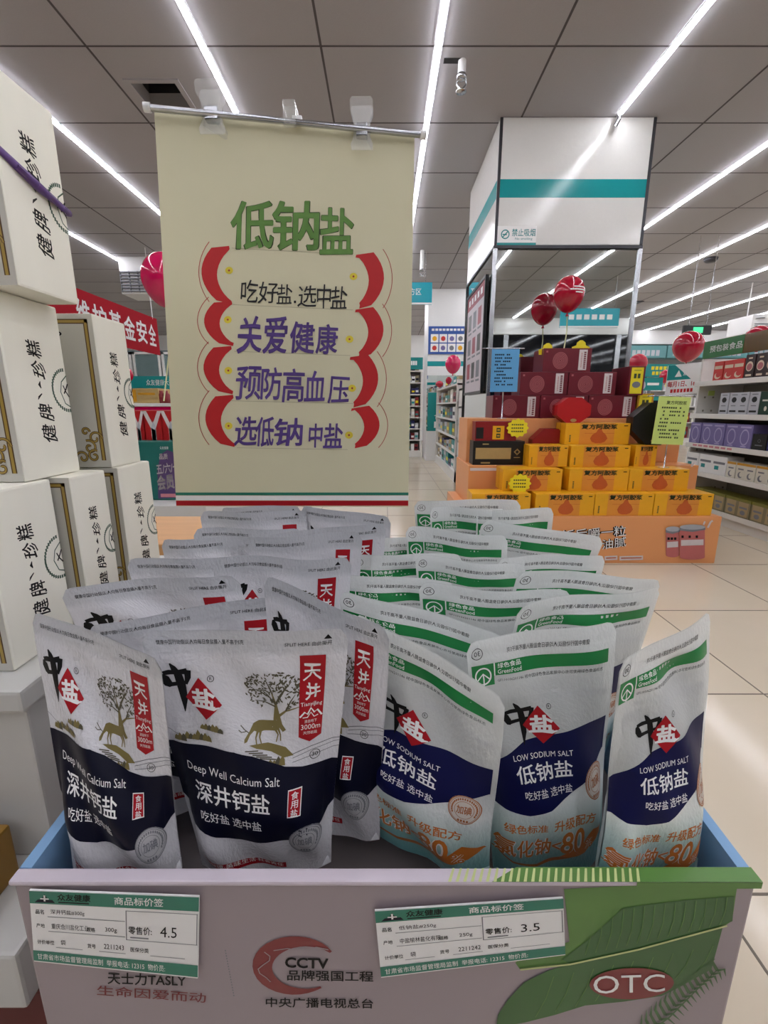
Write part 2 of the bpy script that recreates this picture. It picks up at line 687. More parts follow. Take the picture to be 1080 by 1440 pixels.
# ------------------------------------------------------------------ the mirrored pillar
mat('mirror_glass', (225, 230, 228), 0.015, metal=1.0, var=0.0)
mat('teal_band', (24, 150, 152), 0.18, var=0.02)
CX0, CX1, CY0, CY1 = 0.752, 1.758, 3.43, 4.48
ZM = 1.974
b = MB()
b.box(CX0 + .02, CX1 - .02, CY0 + .02, CY1 - .02, 0, CEIL, 'white_paint')
col = struct(b, 'column')
b = MB()
b.box(CX0, CX1, CY0, CY1, ZM, CEIL - .002, 'white_gloss', .004)
a = Art()
za, zb = (P(800, 278, CY0).z - ZM) / (CEIL - ZM), (P(800, 252, CY0).z - ZM) / (CEIL - ZM)
a.rect(0.006, za, .994, zb, 'teal_band')
for s_ in ('-y', '-x', '+x'):
    b.art(a, *face(CX0, CX1, CY0, CY1, ZM, CEIL, s_), eps=.0008)
b.build('column_panel', col)
b = MB()
b.box(CX0 + .004, CX1 - .004, CY0 + .004, CY1 - .004, 0.1, ZM - .03, 'mirror_glass')
b.build('mirror', col)
b = MB()
for x in (CX0 + .008, CX1 - .008):
    b.box(x - .014, x + .014, CY0 - .006, CY0 + .012, 0, ZM - .02, 'steel', .003)
    b.box(x - .014, x + .014, CY1 - .012, CY1 + .006, 0, ZM - .02, 'steel', .003)
    b.box(x - .01, x + .01, CY0 - .004, CY0 + .01, ZM, CEIL - .003, 'dark_steel', .003)
b.box(CX0 - .004, CX1 + .004, CY0 - .006, CY0 + .02, ZM - .024, ZM - .002, 'dark_steel', .003)
b.box(CX0 - .006, CX0 + .02, CY0, CY1, ZM - .024, ZM - .002, 'black_plastic', .003)
b.box(CX1 - .02, CX1 + .006, CY0, CY1, ZM - .024, ZM - .002, 'black_plastic', .003)
b.box(CX0 - .008, CX0 + .008, CY1 - .03, CY1, 0, ZM - .002, 'black_plastic', .003)
b.build('column_trim', col)
# sticker
q0, q1 = P(698.5, 346, CY0), P(755, 318, CY0)
b = MB()
b.box(q0.x, q1.x, CY0 - .004, CY0 - .001, q0.z, q1.z, 'white_print')
a = Art(2.0)
a.rect(0, 0, 1, .16, 'teal_print').ring(.2, .58, .11, .24, .025, 'teal_print').stroke([(.13, .42), (.27, .74)], .05, 'teal_print')
a.rect(.13, .54, .24, .6, 'teal_print').text('禁止吸烟', .37, .48, .97, .86, 'teal_print', .01).text('No smoking', .46, .27, .9, .42, 'teal_print')
b.art(a, *face(q0.x, q1.x, CY0 - .004, CY0, q0.z, q1.z, '-y'))
tag(b.build('sticker'), 'white and teal no smoking sticker on the lower corner of the pillar panel', 'sign')
# framed notice on the left mirror
mat('notice_red', (150, 40, 60), 0.4)
mat('notice_paper', (196, 186, 192), 0.35)
t = thing('notice_frame', (CX0 - .02, 3.8, 1.1), 'black framed notice with a red heading and rows of photos on the pillar mirror', 'notice')
A0, A1 = XP(689, 400, CX0 - .02), XP(660, 450, CX0 - .02)
ya, yb = 3.56, 4.26
zt, zbm = 1.80, 1.02
b = MB()
b.box(CX0 - .022, CX0 - .004, ya, yb, zbm, zt, 'notice_paper')
a = Art()
a.rect(0, .86, 1, 1, 'notice_red')
for k in range(5):
    a.rect(.1 + k * .17, .90, .2 + k * .17, .96, 'white_print')
for r in range(3):
    for q in range(3):
        a.rect(.12 + q * .28, .64 - r * .25, .30 + q * .28, .80 - r * .25, ('black_plastic', 'grey_print', 'notice_red')[(r + q) % 3])
        a.rect(.12 + q * .28, .60 - r * .25, .32 + q * .28, .62 - r * .25, 'grey_print')
b.art(a, *face(CX0 - .022, CX0, ya, yb, zbm, zt, '-x'), eps=.0006)
b.build('paper', t)
b = MB()
for (y0, y1, z0, z1) in ((ya - .02, ya, zbm, zt), (yb, yb + .02, zbm, zt), (ya - .02, yb + .02, zt, zt + .02), (ya - .02, yb + .02, zbm - .02, zbm)):
    b.box(CX0 - .028, CX0 - .004, y0, y1, z0, z1, 'black_plastic')
b.build('frame', t)


# ------------------------------------------------------------------ hanging signs, balloons
def hanging_sign(px0, py0, px1, py1, Y, body, label, flip=False, m='sign_blue'):
    p0, p1 = P(px0, py1, Y), P(px1, py0, Y)
    if flip:
        p0, p1 = flip
    t = thing('hanging_sign', ((p0.x + p1.x) / 2, p0.y, p0.z), label, 'sign', 'hanging signs')
    b = MB()
    b.box(p0.x, p1.x, p0.y, p0.y + .03, p0.z, p1.z, m, .004)
    a = Art(2.2)
    a.rect(0, 0, 1, .08, 'white_print')
    a2 = Art(2.2)
    a2.rect(0, 0, 1, .08, 'white_print')
    for q in (a, a2):
        if body:
            q.text(body, .62, .42, .86, .74, 'white_print', .015)
            q.rect(.3, .24, .7, .29, 'white_print')
        else:
            for k in range(6):
                q.rect(.12 + k * .13, .42, .21 + k * .13, .68, 'white_print')
    b.art(a, *face(p0.x, p1.x, p0.y, p0.y + .03, p0.z, p1.z, '-y'))
    b.art(a2, (p1.x, p0.y + .03, p0.z), (p0.x - p1.x, 0, 0), (0, 0, p1.z - p0.z))
    b.build('board', t)
    for x in (p0.x + .08, p1.x - .08):
        b = MB()
        b.tube([(x, p0.y + .015, p1.z), (x, p0.y + .015, CEIL)], .003, 'steel', 6)
        b.build('hanger', t)


mat('sign_blue', (30, 160, 176), 0.3)
hanging_sign(500, 397, 608, 428, 6.0, '处方区', 'teal hanging sign half hidden behind the cream poster')
hanging_sign(0, 0, 0, 0, 0, '', 'teal hanging sign seen reflected in the pillar mirror under the balloon', (Vector((2.55, -0.2, 2.02)), Vector((3.4, -0.2, 2.28))))

mat('balloon_red', (172, 8, 42), 0.12, var=0.03, spec=0.7)
mat('balloon_pink', (205, 16, 84), 0.1, var=0.03, spec=0.7)
mat('string', (200, 200, 150), 0.6)


def balloon(px, py, rpx, Y, label, m='balloon_red', tail=None, logo=False, squash=1.12):
    c = P(px, py, Y)
    d = (c - EYE).dot(Vector((0, CP, -SP)))
    r = rpx / F_PX * d
    t = thing('balloon', (c.x, c.y, c.z - r * squash), label, 'balloon', 'balloons')
    prof = []
    for k in range(17):
        a = math.pi * k / 16
        h = -math.cos(a)
        rr = math.sin(a) * (1 - .12 * max(0, -h))
        prof.append((max(r * rr, .0015), h * r * squash * (1.08 if h < 0 else 1)))
    b = MB()
    b.lathe(prof, c, m, 28)
    if logo:
        for k, w in enumerate((.3, .45, .2)):
            zz = c.z + r * (.2 - .17 * k)
            vs = []
            for q in range(7):
                ang = math.radians(-70 + (q - 3) * 9 * w * 3)
                for dz in (0, .07 * r):
                    hh = (zz + dz - c.z) / (r * squash)
                    rad = r * math.sqrt(max(0, 1 - hh * hh)) + .002
                    vs.append((c.x + rad * math.cos(ang), c.y + rad * math.sin(ang), zz + dz))
            b.add(vs, [(2 * q, 2 * q + 2, 2 * q + 3, 2 * q + 1) for q in range(6)], 'white_print')
    b.build('skin', t)
    b = MB()
    zb_ = c.z - r * squash * 1.08
    b.lathe([(.012 * r / .1, -.02 * r / .1), (.004 * r / .1, 0)], (c.x, c.y, zb_), m, 10)
    b.build('knot', t)
    if tail:
        b = MB()
        e = Vector(tail)
        b.tube([(c.x, c.y, zb_), (c.x + (e.x - c.x) * .4 + .008, c.y, (zb_ + e.z) / 2), e], .0035, 'string', 6)
        b.build('string', t)
    return t
# ------------------------------------------------------------------ display carton in the foreground
mat('carton_white', (158, 146, 150), 0.4, var=0.02, scale=6)
mat('carton_floor_shaded', (120, 112, 112), 0.7)  # raised floor: shade between the pouches painted in as a darker tone
mat('carton_rim_lit', (206, 196, 206), 0.35)  # carton colour lightened, overhead light on the rim painted in
mat('carton_blue', (128, 170, 210), 0.5, var=0.04)
mat('leaf_green', (54, 100, 48), 0.35, var=0.35, scale=14, stretch=(1, 1, .25))
mat('leaf_light', (88, 132, 60), 0.35, var=0.3, scale=16, stretch=(.5, 1, 1.5))
mat('leaf_pale', (196, 206, 140), 0.4, var=0.12, scale=20)
mat('brick_red_print', (128, 40, 44), 0.4)
YC, ZR = 0.250, 0.577
BX0, BX1, BYB = -0.2575, 0.2585, 0.80
box = thing('display_carton', (0, .52, 0), 'white display carton with green leaf print full of standing salt pouches', 'display box')
front = (Vector((0, YC, 0)), Vector((0, -1, 0)))
b = MB()
b.box(BX0, BX1, YC, YC + .006, 0, ZR, 'carton_white', .002)
# banana leaf
Z8 = lambda pts: [(500 + x / 1.862, 1200 + y / 1.862) for x, y in pts]
b.ppoly(Z8([(545, 92), (700, 84), (850, 78), (1000, 72), (985, 175), (960, 192), (870, 215), (740, 250), (640, 275), (560, 287), (470, 300), (430, 302), (418, 285), (440, 262), (500, 246), (560, 230)]), front, 'leaf_light', .0004)
b.ppoly(Z8([(700, 140), (860, 120), (990, 110), (985, 175), (870, 215), (740, 250), (560, 287), (540, 275), (600, 230)]), front, 'leaf_green', .0007)
b.ppoly(Z8([(560, 285), (740, 245), (870, 212), (960, 188), (930, 300), (850, 345), (800, 370), (700, 385), (600, 395), (520, 420), (440, 440), (368, 452), (372, 420), (400, 378), (440, 335), (500, 305)]), front, 'leaf_green', .0008)
for k in range(9):
    x = 470 + k * 52
    b.pstroke(Z8([(x, 425 - k * 14), (x + 28, 375 - k * 12), (x + 48, 318 - k * 10)]), .0006, front, 'leaf_light', .0010)
for k in range(14):
    x = 600 + k * 27
    b.pstroke(Z8([(x, 262 - k * 6), (x + 14, 215 - k * 5), (x + 20, 150 - k * 3)]), .0006, front, 'leaf_light', .0010)
b.pstroke(Z8([(430, 300), (560, 286), (740, 247), (970, 185)]), .0016, front, 'leaf_pale', .0012)
# palm frond at the lower corner
rib = [(760, 470), (820, 425), (880, 365), (945, 300)]
b.pstroke(Z8(rib), [.0016, .0014, .001, .0006], front, 'leaf_green', .0009)
for k in range(16):
    f_ = k / 15
    x, y = 760 + 185 * f_, 470 - 165 * f_ - 10 * math.sin(f_ * 3)
    b.pstroke(Z8([(x, y), (x - 14, y - 25), (x - 12 + 6 * f_, y - 52 + 20 * f_)]), [.0026, .002, .0003], front, 'leaf_green', .0010)
    b.pstroke(Z8([(x, y), (x + 18, y - 4), (x + 44 - 22 * f_, y + 14)]), [.0026, .002, .0003], front, 'leaf_green', .0010)
# OTC oval
cx, cy = 887, 1380
b.ppoly([(cx + 59 * math.cos(2 * math.pi * k / 40), cy - 22 * math.sin(2 * math.pi * k / 40) - 1.5 * math.cos(2 * math.pi * k / 40)) for k in range(40)][::-1], front, 'brick_red_print', .0014)
b.ptext('OTC', 833, 1381, 933, 1378, 25, front, 'white_print', .0018)
# television emblem and its words
arc = []
for k in range(25):
    a_ = math.radians(35 + k * 11.2)
    arc.append((422 + 53 * math.cos(a_), 1358 - 35 * math.sin(a_)))
ws = [.002 + .0125 * math.sin(math.pi * min(1, (k / 24) * 1.02)) for k in range(25)]
b.pstroke(arc, ws, front, 'brick_red_print', .0005)
arc2 = [(372 + 9 * math.sin(k * 1.1), 1337 + k * 6) for k in range(8)]
b.pstroke(arc2, .0008, front, 'carton_white', .0008)
b.pstroke([(385, 1335), (405, 1332), (425, 1336), (445, 1330), (462, 1334)], .0008, front, 'carton_white', .0008)
b.ptext('CCTV', 401, 1352, 462, 1354, 15, front, 'black_print', bold=.03)
b.ptext('品牌强国工程', 404, 1370, 525, 1372, 15, front, 'black_print', bold=.012)
b.ptext('中央广播电视总台', 374, 1408, 525, 1410, 14, front, 'black_print', bold=.012)
b.ptext('天士力TASLY', 152, 1374, 262, 1378, 17, front, 'black_print', bold=.015)
b.ptext('生命因爱而动', 137, 1391, 290, 1402, 14, front, 'brick_red_print', bold=.006)
for k in range(18):
    b.pstroke([(317 + k * .7, 1335 + k * 3.7), (317.4 + k * .7, 1337 + k * 3.7)], .0008, front, 'grey_print')
fp = b.build('front_panel', box)
b = MB()      # folded top of the front wall, green where the leaf runs over it
b.box(BX0 - .002, BX1 + .002, YC - .002, YC + .008, ZR, ZR + .004, 'carton_rim_lit', .0015)
xg = P(690, 1238, YC).x
b.quad((xg, YC - .0024, ZR + .0046), (BX1 + .002, YC - .0024, ZR + .0046), (BX1 + .002, YC + .008, ZR + .0046), (xg + .02, YC + .008, ZR + .0046), 'leaf_light')
b.quad((xg + .1, YC - .0026, ZR - .001), (BX1 + .002, YC - .0026, ZR - .001), (BX1 + .002, YC - .0026, ZR + .0046), (xg + .1, YC - .0026, ZR + .0046), 'leaf_light')
for k in range(26):
    x = xg - .03 + k * .0052
    b.quad((x, YC - .0024, ZR + .0049), (x + .0022, YC - .0024, ZR + .0049), (x + .006, YC + .007, ZR + .0049), (x + .0045, YC + .007, ZR + .0049), 'leaf_pale')
b.build('folded_rim', box)
FL = .018      # the side walls spread towards the back
for s_, x0 in ((-1, BX0), (1, BX1)):
    pl_ = lambda o0, o1, ya, yb: [(x0 - s_ * o0 + s_ * FL * (y - YC) / (BYB - YC), y) if k_ in (0, 1) else (x0 - s_ * o1 + s_ * FL * (y - YC) / (BYB - YC), y) for k_, y in enumerate((ya, yb, yb, ya))]
    for nm, o0, o1, z0, z1, m_ in (('side_panel', 0, .006, 0, ZR, 'carton_white'), ('blue_lining', .006, .0075, .45, ZR, 'carton_blue'), ('blue_rim', -.001, .0075, ZR, ZR + .004, 'carton_blue')):
        pts = [(x, y, z0) for x, y in pl_(o0, o1, YC + .008, BYB)]
        b = MB()
        b.prism(pts if s_ > 0 else pts[::-1], (0, 0, z1 - z0), m_)
        b.build(nm, box)
b = MB()
b.box(BX0 - FL, BX1 + FL, BYB, BYB + .006, 0, ZR - .02, 'carton_white')
b.build('back_panel', box)
b = MB()
b.box(BX0 + .006, BX1 - .006, YC + .006, BYB - .006, .486, .495, 'carton_floor_shaded')
b.build('raised_floor', box)


# price labels on the carton
def price_tag(quad, name_line, maker, unit, weight, code, price, label):
    """quad: the label's corners TL TR BR BL where it hangs on the carton"""
    pl = (Vector((0, YC - .004, 0)), Vector((0, -1, 0)))
    t_ = [on_plane(x, y, pl) for x, y in quad]
    b = MB()
    b.prism([t_[3], t_[2], t_[1], t_[0]], (0, .0012, 0), 'white_print')
    tl, tr, br, bl = t_

    def at(x, y):
        return bl * ((1 - x) * (1 - y)) + br * (x * (1 - y)) + tr * (x * y) + tl * ((1 - x) * y)
    a = Art(2.3)
    a.rect(0, .83, 1, .995, 'tag_green').rect(0, .02, 1, .17, 'tag_green')
    a.poly([(.06, .86), (.09, .96), (.12, .86)], 'navy_print').poly([(.03, .85), (.15, .85), (.135, .89), (.05, .89)], 'navy_print')
    a.rect(.085, .87, .095, .95, 'white_print').rect(.065, .895, .115, .91, 'white_print')
    a.text('众友健康', .165, .885, .36, .975, 'black_print', .02).rect(.17, .855, .35, .87, 'black_print')
    a.text('商品标价签', .50, .865, .79, .965, 'white_print', .012)
    a.text('品名', .03, .69, .08, .75, 'black_print', .01).text(name_line, .12, .69, .32, .76, 'black_print')
    a.rect(.10, .655, .56, .662, 'grey_print')
    a.text('产地', .03, .50, .08, .56, 'black_print', .01).text(maker, .12, .495, .34, .57, 'black_print', .0)
    a.rect(.10, .455, .56, .462, 'grey_print').text('规格', .33, .49, .38, .55, 'black_print', .01)
    a.text(weight, .44, .495, .51, .565, 'black_print')
    a.text('计价单位', .03, .27, .13, .33, 'black_print', .01).text(unit, .17, .28, .20, .35, 'black_print')
    a.rect(.14, .235, .30, .242, 'grey_print').text('货号', .33, .27, .38, .33, 'black_print', .01)
    a.text(code, .43, .28, .55, .345, 'black_print').rect(.40, .235, .56, .242, 'grey_print')
    a.text('医保分类', .59, .27, .70, .33, 'black_print', .01).rect(.71, .235, .92, .242, 'grey_print')
    for (x0, y0, x1, y1) in ((.565, .42, .995, .427), (.565, .79, .995, .797), (.565, .42, .57, .797), (.988, .42, .993, .797)):
        a.rect(x0, y0, x1, y1, 'grey_print')
    a.text('零售价:', .58, .50, .72, .60, 'black_print', .01).rect(.59, .45, .70, .465, 'grey_print')
    a.text(price, .77, .49, .87, .62, 'black_print')
    a.text('甘肃省市场监督管理局监制  举报电话: 12315  物价员:', .025, .05, .80, .135, 'white_print', .004)
    a.relayer()
    for v, f, m, l in a.items:
        b.add([at(x, y) + Vector((0, -.00012 * (l + 1), 0)) for x, y in v], f, m)
    tag(b.build('price_tag'), label, 'price tag', 'price labels on the carton')


mat('tag_green', (34, 122, 100), 0.35)
price_tag([(41, 1252), (280, 1261), (278, 1376), (48, 1352)], '深井钙盐#300g', '重庆合川盐化工业', '袋', '300g', '2211243', '4.5',
          'white and green price label reading 4.5 on the carton front')
price_tag([(527, 1281), (792, 1263), (795, 1343), (536, 1375)], '低钠盐#250g', '中盐榆林盐化有限', '袋', '250g', '2211242', '3.5',
          'white and green price label reading 3.5 on the carton front')

# ------------------------------------------------------------------ salt pouches
film_material('foil_white', [(0, (214, 214, 218)), (.9, (218, 218, 222)), (.93, (200, 202, 206)), (1, (196, 198, 202))], [(0, 1.0), (1, 1.0)], 0.24)
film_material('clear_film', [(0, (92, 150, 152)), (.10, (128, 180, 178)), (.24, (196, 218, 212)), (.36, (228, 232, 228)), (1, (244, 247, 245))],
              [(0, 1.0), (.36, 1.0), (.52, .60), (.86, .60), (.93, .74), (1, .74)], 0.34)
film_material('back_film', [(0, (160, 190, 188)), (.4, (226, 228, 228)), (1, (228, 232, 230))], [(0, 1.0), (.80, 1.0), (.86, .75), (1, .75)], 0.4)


def brush_zhong(a, x0, y0, x1, y1, m='black_print'):
    w, h = x1 - x0, y1 - y0
    S = lambda pts: [(x0 + w * x, y0 + h * y) for x, y in pts]
    k = h
    a.stroke(S([(.40, 1.02), (.50, .93), (.62, .80), (.66, .6), (.66, .3), (.60, 0)]), [.03 * k, .12 * k, .17 * k, .19 * k, .15 * k, .015 * k], m)
    a.stroke(S([(.02, .78), (.08, .70), (.18, .58), (.24, .52)]), [.05 * k, .19 * k, .17 * k, .05 * k], m)
    a.stroke(S([(.06, .80), (.30, .83), (.62, .84), (1.0, .88)]), [.08 * k, .10 * k, .09 * k, .12 * k], m)
    a.stroke(S([(1.0, .90), (.98, .76), (.86, .60)]), [.14 * k, .12 * k, .05 * k], m)
    a.stroke(S([(.16, .56), (.5, .59), (.88, .64)]), [.09 * k, .08 * k, .07 * k], m)


def salt_logo(a, zx0, zy0, zx1, zy1, dcx, dcy, drx, dry, mark=True):
    brush_zhong(a, zx0, zy0, zx1, zy1)
    a.poly([(dcx - drx, dcy), (dcx + drx * .02, dcy - dry), (dcx + drx, dcy - .02), (dcx - drx * .1, dcy + dry)], 'red_print')
    a.text('盐', dcx - drx * .62, dcy - dry * .42, dcx + drx * .66, dcy + dry * .5, 'white_print', .035, res=3)
    a.stroke([(dcx - drx * .72, dcy - dry * .36), (dcx, dcy - dry * .34), (dcx + drx * .55, dcy - dry * .42), (dcx + drx * .86, dcy - dry * .34)], [.008, .013, .012, .004], 'white_print')
    if mark:
        a.ring(dcx + drx * .5, dcy + dry * .92, .017, .0125, .003, 'black_print', 16)
        a.text('R', dcx + drx * .5 - .006, dcy + dry * .92 - .006, dcx + drx * .5 + .006, dcy + dry * .92 + .006, 'black_print')


def iodine_seal(a, cx, cy, rx, ry, m, fill=None):
    if fill:
        a.oval(cx, cy, rx, ry, fill)
    a.ring(cx, cy, rx, ry, .006, m)
    a.ring(cx, cy, rx * .90, ry * .90, .003, m)
    a.ring(cx, cy, rx * .60, ry * .60, .003, m)
    for k in range(22):
        q = math.radians(-30 + k * 11)
        x, y = cx + rx * .75 * math.cos(q), cy + ry * .75 * math.sin(q)
        a.rect(x - rx * .045, y - ry * .07, x + rx * .045, y + ry * .07, m)
    a.text('加碘', cx - rx * .46, cy - ry * .28, cx + rx * .46, cy + ry * .30, m, .02)
    for k in range(4):
        a.rect(cx - rx * .34 + k * rx * .18, cy - ry * .84, cx - rx * .22 + k * rx * .18, cy - ry * .68, m)


def top_line(a, x0=.07, x1=.50, y=.944, h=.020, m='black_print', mirror=False):
    a.text('健康中国行动倡议:人均每日食盐摄入量不高于5克', x0, y, x1, y + h, m, .0, mirror=mirror, res=1)


# calcium salt: opaque foil pouch
CAL = Art(.70)
top_line(CAL)
CAL.text('SPLIT HERE 由此撕开', .70, .937, .925, .956, 'black_print', res=1)
CAL.poly([(.885, .963), (.925, .963), (.905, .982)], 'black_print')
# landscape: grey rivers, bushes, deer, tree
CAL.stroke([(0, .60), (.06, .575), (.13, .558), (.2, .552)], .0025, 'grey_print')
CAL.stroke([(.74, .50), (.84, .523), (.94, .535), (1, .535)], .0035, 'grey_print')
CAL.stroke([(.74, .485), (.85, .508), (1, .522)], .0025, 'grey_print')
CAL.stroke([(.74, .470), (.9, .49), (1, .497)], .0025, 'grey_print')
rb = random.Random(3)
for bx, by, n in ((.30, .600, 6), (.20, .555, 8), (.66, .468, 4), (.10, .545, 3)):
    for k in range(n):
        x, h = bx + (k - n / 2) * .022, .018 + .022 * rb.random() * (1 - abs(k - n / 2) / n)
        CAL.poly([(x - .018, by), (x + .018, by - .002), (x + .014, by + h * .6), (x, by + h), (x - .013, by + h * .55)], ('olive_print', 'dark_olive_print')[k % 3 == 2])
CAL.poly([(.50, .553), (.60, .553), (.70, .53), (.745, .497), (.69, .492), (.62, .52), (.54, .538)], 'olive_print')
for k in range(5):
    CAL.stroke([(.48 + k * .02, .535 - k * .008), (.55 + k * .025, .53 - k * .010)], .004, 'dark_olive_print')
tree = [(.648, .60), (.645, .66), (.652, .71), (.630, .755)]
CAL.stroke([(.69, .595), (.665, .62), (.655, .66), (.645, .71), (.625, .76)], [.016, .020, .016, .010, .004], 'olive_print')
CAL.stroke([(.63, .605), (.64, .65), (.645, .70)], [.006, .014, .010], 'olive_print')
CAL.stroke([(.655, .655), (.70, .685), (.77, .70)], [.012, .008, .003], 'olive_print')
for (x0, y0, x1, y1) in ((.645, .71, .56, .77), (.645, .71, .70, .78), (.645, .70, .53, .715), (.70, .685, .75, .75), (.625, .76, .60, .80), (.60, .74, .52, .76), (.66, .73, .73, .80)):
    CAL.stroke([(x0, y0), ((x0 + x1) / 2, (y0 + y1) / 2 + .006), (x1, y1)], [.007, .005, .002], 'dark_olive_print')
for k in range(230):
    q, r_ = rb.uniform(0, 6.283), math.sqrt(rb.random())
    x, y = .635 + .165 * r_ * math.cos(q), .762 + .078 * r_ * math.sin(q)
    if y < .715 and .58 < x < .70:
        continue
    an, L = rb.uniform(0, 6.283), rb.uniform(.006, .010)
    dx, dy = math.cos(an) * L * 1.4, math.sin(an) * L
    CAL.poly([(x - dx, y - dy), (x + dy * .55, y - dx * .3), (x + dx, y + dy), (x - dy * .55, y + dx * .3)], 'dark_olive_print', layer=40 + k % 3)
# deer grazing
CAL.poly([(.475, .575), (.50, .60), (.52, .628), (.55, .637), (.60, .636), (.655, .638), (.665, .62), (.66, .60), (.64, .594), (.58, .597), (.55, .592), (.525, .60), (.505, .588), (.49, .566), (.475, .562)], 'olive_print')
for pts in ([(.545, .60), (.535, .575), (.54, .553)], [(.56, .60), (.555, .575), (.565, .553)], [(.64, .60), (.655, .58), (.645, .552)], [(.655, .605), (.668, .58), (.67, .555)]):
    CAL.stroke(pts, [.010, .005, .004], 'olive_print')
CAL.stroke([(.50, .595), (.475, .61), (.455, .628)], .003, 'dark_olive_print')
CAL.stroke([(.485, .603), (.46, .602), (.445, .612)], .003, 'dark_olive_print')
# navy field
CAL.poly([(0, .535), (.2, .535), (.42, .533), (.52, .515), (.62, .485), (.70, .462), (.80, .450), (.93, .447), (1, .44), (1, .27), (.93, .235), (.84, .215), (.70, .205), (.52, .197), (.36, .198), (.24, .215), (.10, .250), (0, .305)], 'navy_print')
CAL.text('Deep Well Calcium Salt', .11, .428, .675, .468, 'white_print', res=2, lift=-.036)
CAL.text('深井钙盐', .15, .336, .62, .406, 'white_print', .012, res=3, lift=-.026)
CAL.text('吃好盐 选中盐', .17, .272, .56, .306, 'white_print', .004, res=2, lift=-.022)
CAL.rect(.725, .300, .805, .385, 'white_print').rect(.730, .3035, .80, .3815, 'red_print')
for k, ch in enumerate('食用盐'):
    CAL.text(ch, .745, .355 - k * .0255, .787, .377 - k * .0255, 'white_print', .01)
iodine_seal(CAL, .83, .200, .105, .062, 'grey_print', 'pale_seal')
CAL.poly([(.03, .135), (.25, .115), (.45, .102), (.68, .095), (.68, .064), (.45, .070), (.25, .083), (.03, .105)], 'red_print')
CAL.text('安全保障·美味生活·社会责任', .06, .106, .66, .126, 'white_print', .006, lift=-.034, res=1)
mat('pale_seal', (186, 186, 188), 0.4)
# scarlet banner
CAL.poly([(.770, .898), (.898, .898), (.893, .57), (.832, .545), (.770, .568)], 'red_print')
CAL.text('天', .79, .80, .875, .862, 'white_print', .02, warp=.03)
CAL.text('井', .80, .725, .875, .785, 'white_print', .02, warp=.03)
CAL.text('TianyiJing', .778, .695, .888, .715, 'white_print', res=1)
CAL.stroke([(.775, .655), (.80, .675), (.815, .665), (.832, .690), (.85, .67), (.865, .68), (.89, .655)], .007, 'white_print')
CAL.stroke([(.79, .652), (.815, .652), (.832, .672), (.85, .652), (.87, .658)], .004, 'white_print')
CAL.text('源自地下', .80, .628, .865, .642, 'white_print', res=1)
CAL.text('3000m', .782, .600, .885, .622, 'white_print', res=2)
CAL.text('天然岩盐', .795, .578, .87, .592, 'white_print', res=1)
CAL.ring(.865, .488, .030, .020, .0035, 'black_print', 24)
CAL.text('30', .848, .480, .882, .497, 'black_print', res=2)
salt_logo(CAL, .055, .665, .20, .862, .262, .728, .10, .085)

# low sodium: the printed front of the translucent pouch
LOW = Art(.70)
LOW.poly([(0, .895), (.12, .895), (.5, .893), (.94, .893), (.94, .838), (.5, .838), (.175, .840), (.175, .800), (.02, .800), (0, .80)][:0] or [(.02, .893), (.94, .893), (.94, .838), (.02, .838)], 'green_print')
LOW.rect(.02, .800, .17, .838, 'green_print')
LOW.rect(.17, .838, .178, .893, 'white_print')
LOW.ring(.095, .842, .058, .038, .010, 'white_print', 28)
LOW.stroke([(.05, .825), (.095, .852), (.14, .825)], .006, 'white_print')
LOW.stroke([(.095, .80), (.098, .83), (.095, .852)], .006, 'white_print')
LOW.text('绿色食品', .195, .868, .36, .889, 'white_print', .012, res=2)
LOW.text('GreenFood', .195, .844, .36, .863, 'white_print', .01, res=2)
LOW.text('GF110106201146 经中国绿色食品发展中心许可使用绿色食品标志', .19, .808, .90, .823, 'black_print', res=1)
LOW.poly([(0, .455), (.13, .485), (.24, .520), (.33, .548), (.50, .566), (.70, .580), (.97, .592), (.97, .44), (.86, .405), (.74, .365), (.60, .322), (.45, .288), (.28, .276), (.12, .285), (0, .305)], 'blue_print')
LOW.text('LOW SODIUM SALT', .22, .475, .66, .497, 'white_print', res=2)
LOW.text('低钠盐', .22, .390, .65, .457, 'white_print', .010, res=3)
LOW.text('吃好盐 选中盐', .26, .335, .64, .365, 'white_print', .004, res=2)
iodine_seal(LOW, .84, .355, .10, .062, 'orange_dark', 'seal_paper')
LOW.text('绿色标准', .09, .205, .42, .240, 'orange_print', .015, res=2)
LOW.text('升级配方', .47, .208, .84, .250, 'orange_print', .015, res=2)
LOW.stroke([(.0, .125), (.15, .075), (.35, .058), (.55, .075), (.75, .115), (.92, .165)], [.004, .010, .014, .020, .022, .004], 'orange_dark')
LOW.poly([(.55, .085), (.68, .135), (.74, .125), (.84, .18), (.98, .175), (.88, .12), (.78, .09)], 'orange_print')
for dx, m_, bo in ((0, 'white_print', .05), (0, 'orange_print', .015)):
    LOW.text('氯化钠', .02, .108, .46, .182, m_, bo, res=2)
    LOW.text('<', .47, .125, .54, .165, m_, bo, res=2)
    LOW.text('80', .54, .108, .76, .200, m_, bo, res=3)
    LOW.text('%', .77, .105, .86, .145, m_, bo, res=2)
mat('orange_dark', (170, 98, 44), 0.4)
mat('seal_paper', (214, 206, 194), 0.5)
salt_logo(LOW, .20, .530, .40, .705, .455, .612, .125, .082)
